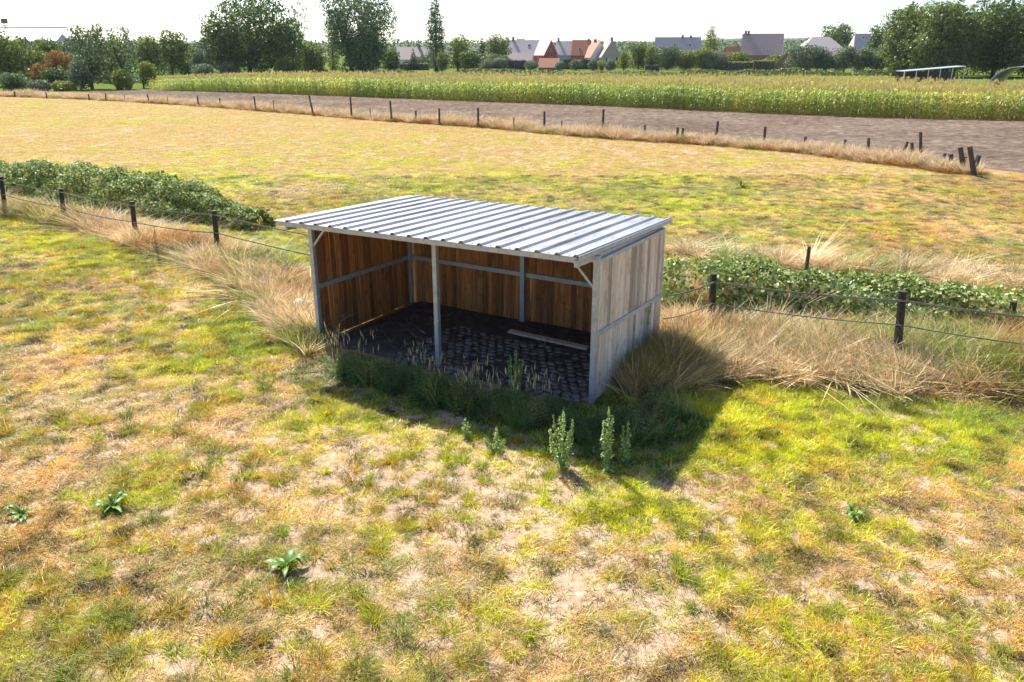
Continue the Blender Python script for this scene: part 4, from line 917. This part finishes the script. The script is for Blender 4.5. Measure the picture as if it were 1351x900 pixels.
b_ = MB(); b_.box(-1.6, -1.4, za - 3, 1.6, 1.4, za + .2); b_.build('cab', M['post_old'], root)
def undergrowth(name, label, d_, px0, px1, h0, h1, kind, size, seed, dens=2.2, dp=8):
    a, c_ = xat(px0, 95, d_), xat(px1, 95, d_); n = int(2.6 * (c_ - a) * (h1 + dp * .5) * dens / size ** 2); X = rng.uniform(a, c_, n)
    hb = h0 + (h1 - h0) * np.clip((fbm(X * .11, X * 0, seed, 3) - .3) * 2.2, 0, 1.2); e = np.clip(np.minimum(X - a, c_ - X) / 5, .15, 1)
    u = rng.random(n); Z = u ** .8 * hb * e; Y = d_ + rng.uniform(-.5, .5, n) * dp * (1.15 - u)
    N = np.stack([rng.normal(0, .5, n), -np.ones(n), u * 1.6], -1)
    tag(link(name, leafmesh(name, leaves_np(np.stack([X, Y, Z], -1), N, np.full(n, size), .8), fol(kind))), label, 'undergrowth', kind='stuff')

def ridge_line(name, d_, xs_, hf, seed, mat, dp=120):
    xs2 = np.linspace(xs_[0], xs_[1], 700); hh = hf(xs2) + 5 * (fbm(xs2 * .02, xs2 * 0, seed) - .5) + 3.5 * (fbm(xs2 * .12, xs2 * 0, seed + 3, 3) - .5)
    vs = []; rowsz = 8
    for j in range(rowsz):
        u = j / (rowsz - 1); prof_ = math.sin(PI * min(.5, u * .9)) if u < .56 else math.sin(PI * .5)
        for i in range(700):
            vs.append((float(xs2[i]), d_ + u * dp, float(hh[i] * prof_ * (1 + .1 * math.sin(i * 1.7 + j * 2.1))) if j else -1.0))
    b_ = MB(); b_.add(vs, [(j * 700 + i, j * 700 + i + 1, (j + 1) * 700 + i + 1, (j + 1) * 700 + i) for j in range(rowsz - 1) for i in range(699)])
    return b_.build(name, mat, None, False)
wood_m = simple('distant_woodland', (.03, .055, .025), (.085, .12, .04), .12, .95, bmp=1.5)
tag(ridge_line('hills', 1500, (-1500, 1500), lambda x_: 16 + 8 * np.exp(-((x_ - 520) / 260) ** 2) + 0 * x_, 7, wood_m), kind='structure')
undergrowth('undergrowth', 'mixed green scrub filling the gaps under the left tree group', 196, -60, 432, 5.0, 9.5, 'bluegreen', .5, 3)
undergrowth('undergrowth', 'pale low scrub in front of the left trees at the field margin', 150, -60, 190, 2.5, 5.5, 'grey', .42, 4)
undergrowth('undergrowth', 'dark scrub in shade beneath the big right trees', 192, 1168, 1480, 5.0, 8, 'dark', .55, 5)
undergrowth('undergrowth', 'garden shrubs between the poplar and the red brick house', 262, 500, 690, 2.0, 4.2, 'mid', .5, 6)
undergrowth('undergrowth', 'garden shrubs behind the round willows right of the gabled houses', 264, 800, 1075, 1.8, 3.8, 'light', .5, 7)
undergrowth('undergrowth', 'low green verge along the back edge of the corn field', 190, 400, 1200, .5, 1.5, 'mid', .4, 8, dp=5)
# distant belt of trees behind the houses
V = []
n = 16000; X = rng.uniform(-330, 360, n); hb = 7.0 + 5 * fbm(X * .03, X * 0, 9) + 2.5 * (fbm(X * .25, X * 0, 19, 2) - .3)
V = leaves_np(np.stack([X, 430 + rng.uniform(-6, 6, n), rng.random(n) ** .7 * hb], -1), np.tile(np.array((0, -1, .5)), (n, 1)), np.full(n, 1.2))
tag(link('far_tree_belt', leafmesh('far_tree_belt', V, fol('bluegreen'))), 'low belt of far-off trees on the horizon behind the houses', 'trees', kind='stuff')

# ------------------------------------------------------------------ brambles
def bramble(name, label, line, hts, dens, size, kind='bramble', gap=0.0):
    a = np.array([(*gnd(px, py), w_) for (px, py, w_) in line]); seg = np.hypot(*np.diff(a[:, :2], axis=0).T); cu = np.r_[0, np.cumsum(seg)]; L = cu[-1]
    root = empty(name, (a[0, 0], a[0, 1], 0)); tag(root, label, 'bramble')
    n = int(L * (a[:, 2].mean() * 2 + 2.0) * dens); u = rng.random(n) * L; cx = np.interp(u, cu, a[:, 0]); cy = np.interp(u, cu, a[:, 1]); cw = np.interp(u, cu, a[:, 2]); ch = np.interp(u, cu, hts)
    tx = np.interp(u, cu[:-1] + seg / 2, np.diff(a[:, 0]) / seg); ty = np.interp(u, cu[:-1] + seg / 2, np.diff(a[:, 1]) / seg)
    kp = fbm(cx * .9, cy * .9, 35, 3) + rng.normal(0, .05, n) > gap; u, cx, cy, cw, ch, tx, ty = u[kp], cx[kp], cy[kp], cw[kp], ch[kp], tx[kp], ty[kp]; n = len(u)
    th = rng.uniform(-.15, PI + .15, n); k_ = 1 + .42 * (fbm(u * .9, th * 1.6, 15, 3) - .5) * 2 + .12 * (fbm(u * 4, th * 4, 25, 2) - .5) * 2; sh_ = rng.uniform(.72, 1.03, n) ** .5
    r = cw * np.cos(th) * k_ * sh_; z = np.maximum(ch * np.sin(th) ** .75 * k_ * sh_ if False else ch * np.abs(np.sin(th)) ** .75 * k_ * sh_, .02)
    cen = np.stack([cx - ty * r - a[0, 0], cy + tx * r - a[0, 1], z], -1); nor = np.stack([-ty * np.cos(th), tx * np.cos(th), np.sin(th)], -1)
    link('leaves', leafmesh('leaves', leaves_np(cen, nor, size * rng.uniform(.6, 1.7, n), .6), fol(kind)), root)
    b_ = MB()
    for i in range(int(L * 5)):
        uu = random.uniform(0, L); bx = float(np.interp(uu, cu, a[:, 0])) - a[0, 0]; by = float(np.interp(uu, cu, a[:, 1])) - a[0, 1]; hh = float(np.interp(uu, cu, hts)); w_ = float(np.interp(uu, cu, a[:, 2]))
        ex, ey = random.uniform(-w_, w_), random.uniform(-w_, w_)
        b_.tube([(bx, by, 0), (bx + ex * .5, by + ey * .5, hh * random.uniform(.6, 1.0)), (bx + ex, by + ey, hh * random.uniform(.1, .8))], [.012, .009, .004], 3)
    b_.build('stems', M['bark'], root)
bramble('bramble_hedge', 'dense mounded bramble hedge behind the left fence posts', [(-70, 244, 1.15), (20, 252, 1.2), (110, 260, 1.3), (190, 272, 1.3), (250, 284, 1.1), (300, 293, .85), (345, 302, .5)], [1.05, 1.1, 1.15, 1.2, 1.0, .75, .5], 640, .08, gap=.24)
bramble('bramble_thicket', 'low sprawling bramble thicket behind the right fence', [(862, 400, 1.1), (930, 400, 1.25), (1020, 405, 1.2), (1120, 412, 1.2), (1220, 425, 1.1), (1330, 438, 1.0), (1450, 445, 1.0)], [1.3, 1.1, .9, .85, .8, .75, .75], 620, .08, gap=.31)

# ------------------------------------------------------------------ single weeds
def weed(px, py, top, spread, stems, label, kind='weed', name='goosefoot_weed'):
    bx, by = gnd(px, py); H = zat(top, by); root = empty(name, (bx, by, float(ground_z(np.array([bx]), np.array([by]))[0]))); tag(root, label, 'weed')
    st = MB(); C_, N_, Sz = [], [], []
    for s_ in range(stems):
        a = s_ * 2.4 + random.random(); off = spread * (s_ > 0) * random.uniform(.5, 1); h_ = H * (1 if s_ == 0 else random.uniform(.72, .95))
        tip = Vector((math.cos(a) * off, math.sin(a) * off, h_)); mid = Vector((tip.x * .75, tip.y * .75, h_ * .5)); st.tube([(0, 0, -.02), mid, tip], [.010, .008, .003], 5)
        for i in range(int(130 * h_)):
            u = random.random() ** .8; p_ = mid.lerp(tip, (u - .5) * 2) if u > .5 else Vector((0, 0, 0)).lerp(mid, u * 2)
            aa = random.uniform(0, 6.28); rr = random.uniform(.01, .09) * (1.15 - u); C_.append((p_.x + math.cos(aa) * rr, p_.y + math.sin(aa) * rr, p_.z + .02)); N_.append((math.cos(aa) * .6, math.sin(aa) * .6, .7)); Sz.append(.065 * (1.2 - .6 * u))
    st.build('stem', fol('weed'), root); link('leaves', leafmesh('leaves', leaves_np(np.array(C_), np.array(N_), np.array(Sz), .4, .45), fol(kind)), root)
weed(742, 618, 546, .24, 7, 'bushy pale green weed at the shadow edge, left of the tall one')
weed(800, 622, 538, .08, 4, 'tallest upright pale green weed at the edge of the shelter shadow')
weed(826, 612, 558, .07, 2, 'small slim weed right of the tallest pale weed')
weed(680, 520, 462, .14, 6, 'bluish green weed growing inside the open shelter front')
weed(655, 596, 566, .22, 5, 'low sprawling pale weed at the shadow edge before the middle post')
weed(615, 578, 552, .08, 3, 'small thin weed left of the low sprawling one')
weed(210, 345, 300, .04, 2, 'thin reddish stalk in green grass before the left fence', 'dryleaf', 'sorrel_stalk')
weed(838, 470, 395, .25, 8, 'dark leafy weed against the right wall of the shelter')
def dock(px, py, r, label):
    bx, by = gnd(px, py); root = empty('dock_plant', (bx, by, float(ground_z(np.array([bx]), np.array([by]))[0]))); tag(root, label, 'plant')
    for i in range(13):
        a = i * 2.4 + random.random() * .9; L = r * random.uniform(.45, 1.25); b_ = MB(); vs = []; up = random.uniform(.4, 2.2)
        for k_ in range(6):
            u = k_ / 5; w_ = L * .13 * math.sin(PI * min(1, .12 + u * .88)) + .003; x_ = L * u; z_ = L * (up * u - .8 * u * u * up) + .02; rp = .012 * math.sin(k_ * 2.3)
            vs += [(x_, -w_, z_ + w_ * .4 + rp), (x_, 0, z_), (x_, w_, z_ + w_ * .4 - rp)]
        b_.add(vs, [f for k_ in range(5) for f in ((3 * k_, 3 * k_ + 3, 3 * k_ + 4, 3 * k_ + 1), (3 * k_ + 1, 3 * k_ + 4, 3 * k_ + 5, 3 * k_ + 2))])
        o = b_.build('leaf', fol('dock'), root, True); o.rotation_euler = (0, 0, a)
dock(378, 752, .26, 'broad-leaved dock plant with upright leaves in the lower left field')
dock(148, 668, .24, 'spreading broad-leaved dock in the left of the front field')
dock(30, 682, .2, 'small pale broad-leaved plant at the left edge')
dock(980, 249, .45, 'bright green leafy plant alone in the back pasture, upper right')
dock(1125, 682, .18, 'small bright green leafy plant in the right of the front field')

# ------------------------------------------------------------------ summer haze
b_ = MB(); b_.box(-1800, -700, -1.3, 1800, 1850, 60)
hm = bpy.data.materials.new('haze'); hm.use_nodes = True; ht = hm.node_tree; ht.nodes.clear()
ho = ht.nodes.new('ShaderNodeOutputMaterial'); hv = ht.nodes.new('ShaderNodeVolumePrincipled')
hv.inputs['Color'].default_value = (.86, .92, 1, 1); hv.inputs['Density'].default_value = 0.00007; hv.inputs['Anisotropy'].default_value = 0.2
ht.links.new(hv.outputs[0], ho.inputs['Volume'])
tag(b_.build('haze', hm), kind='stuff')
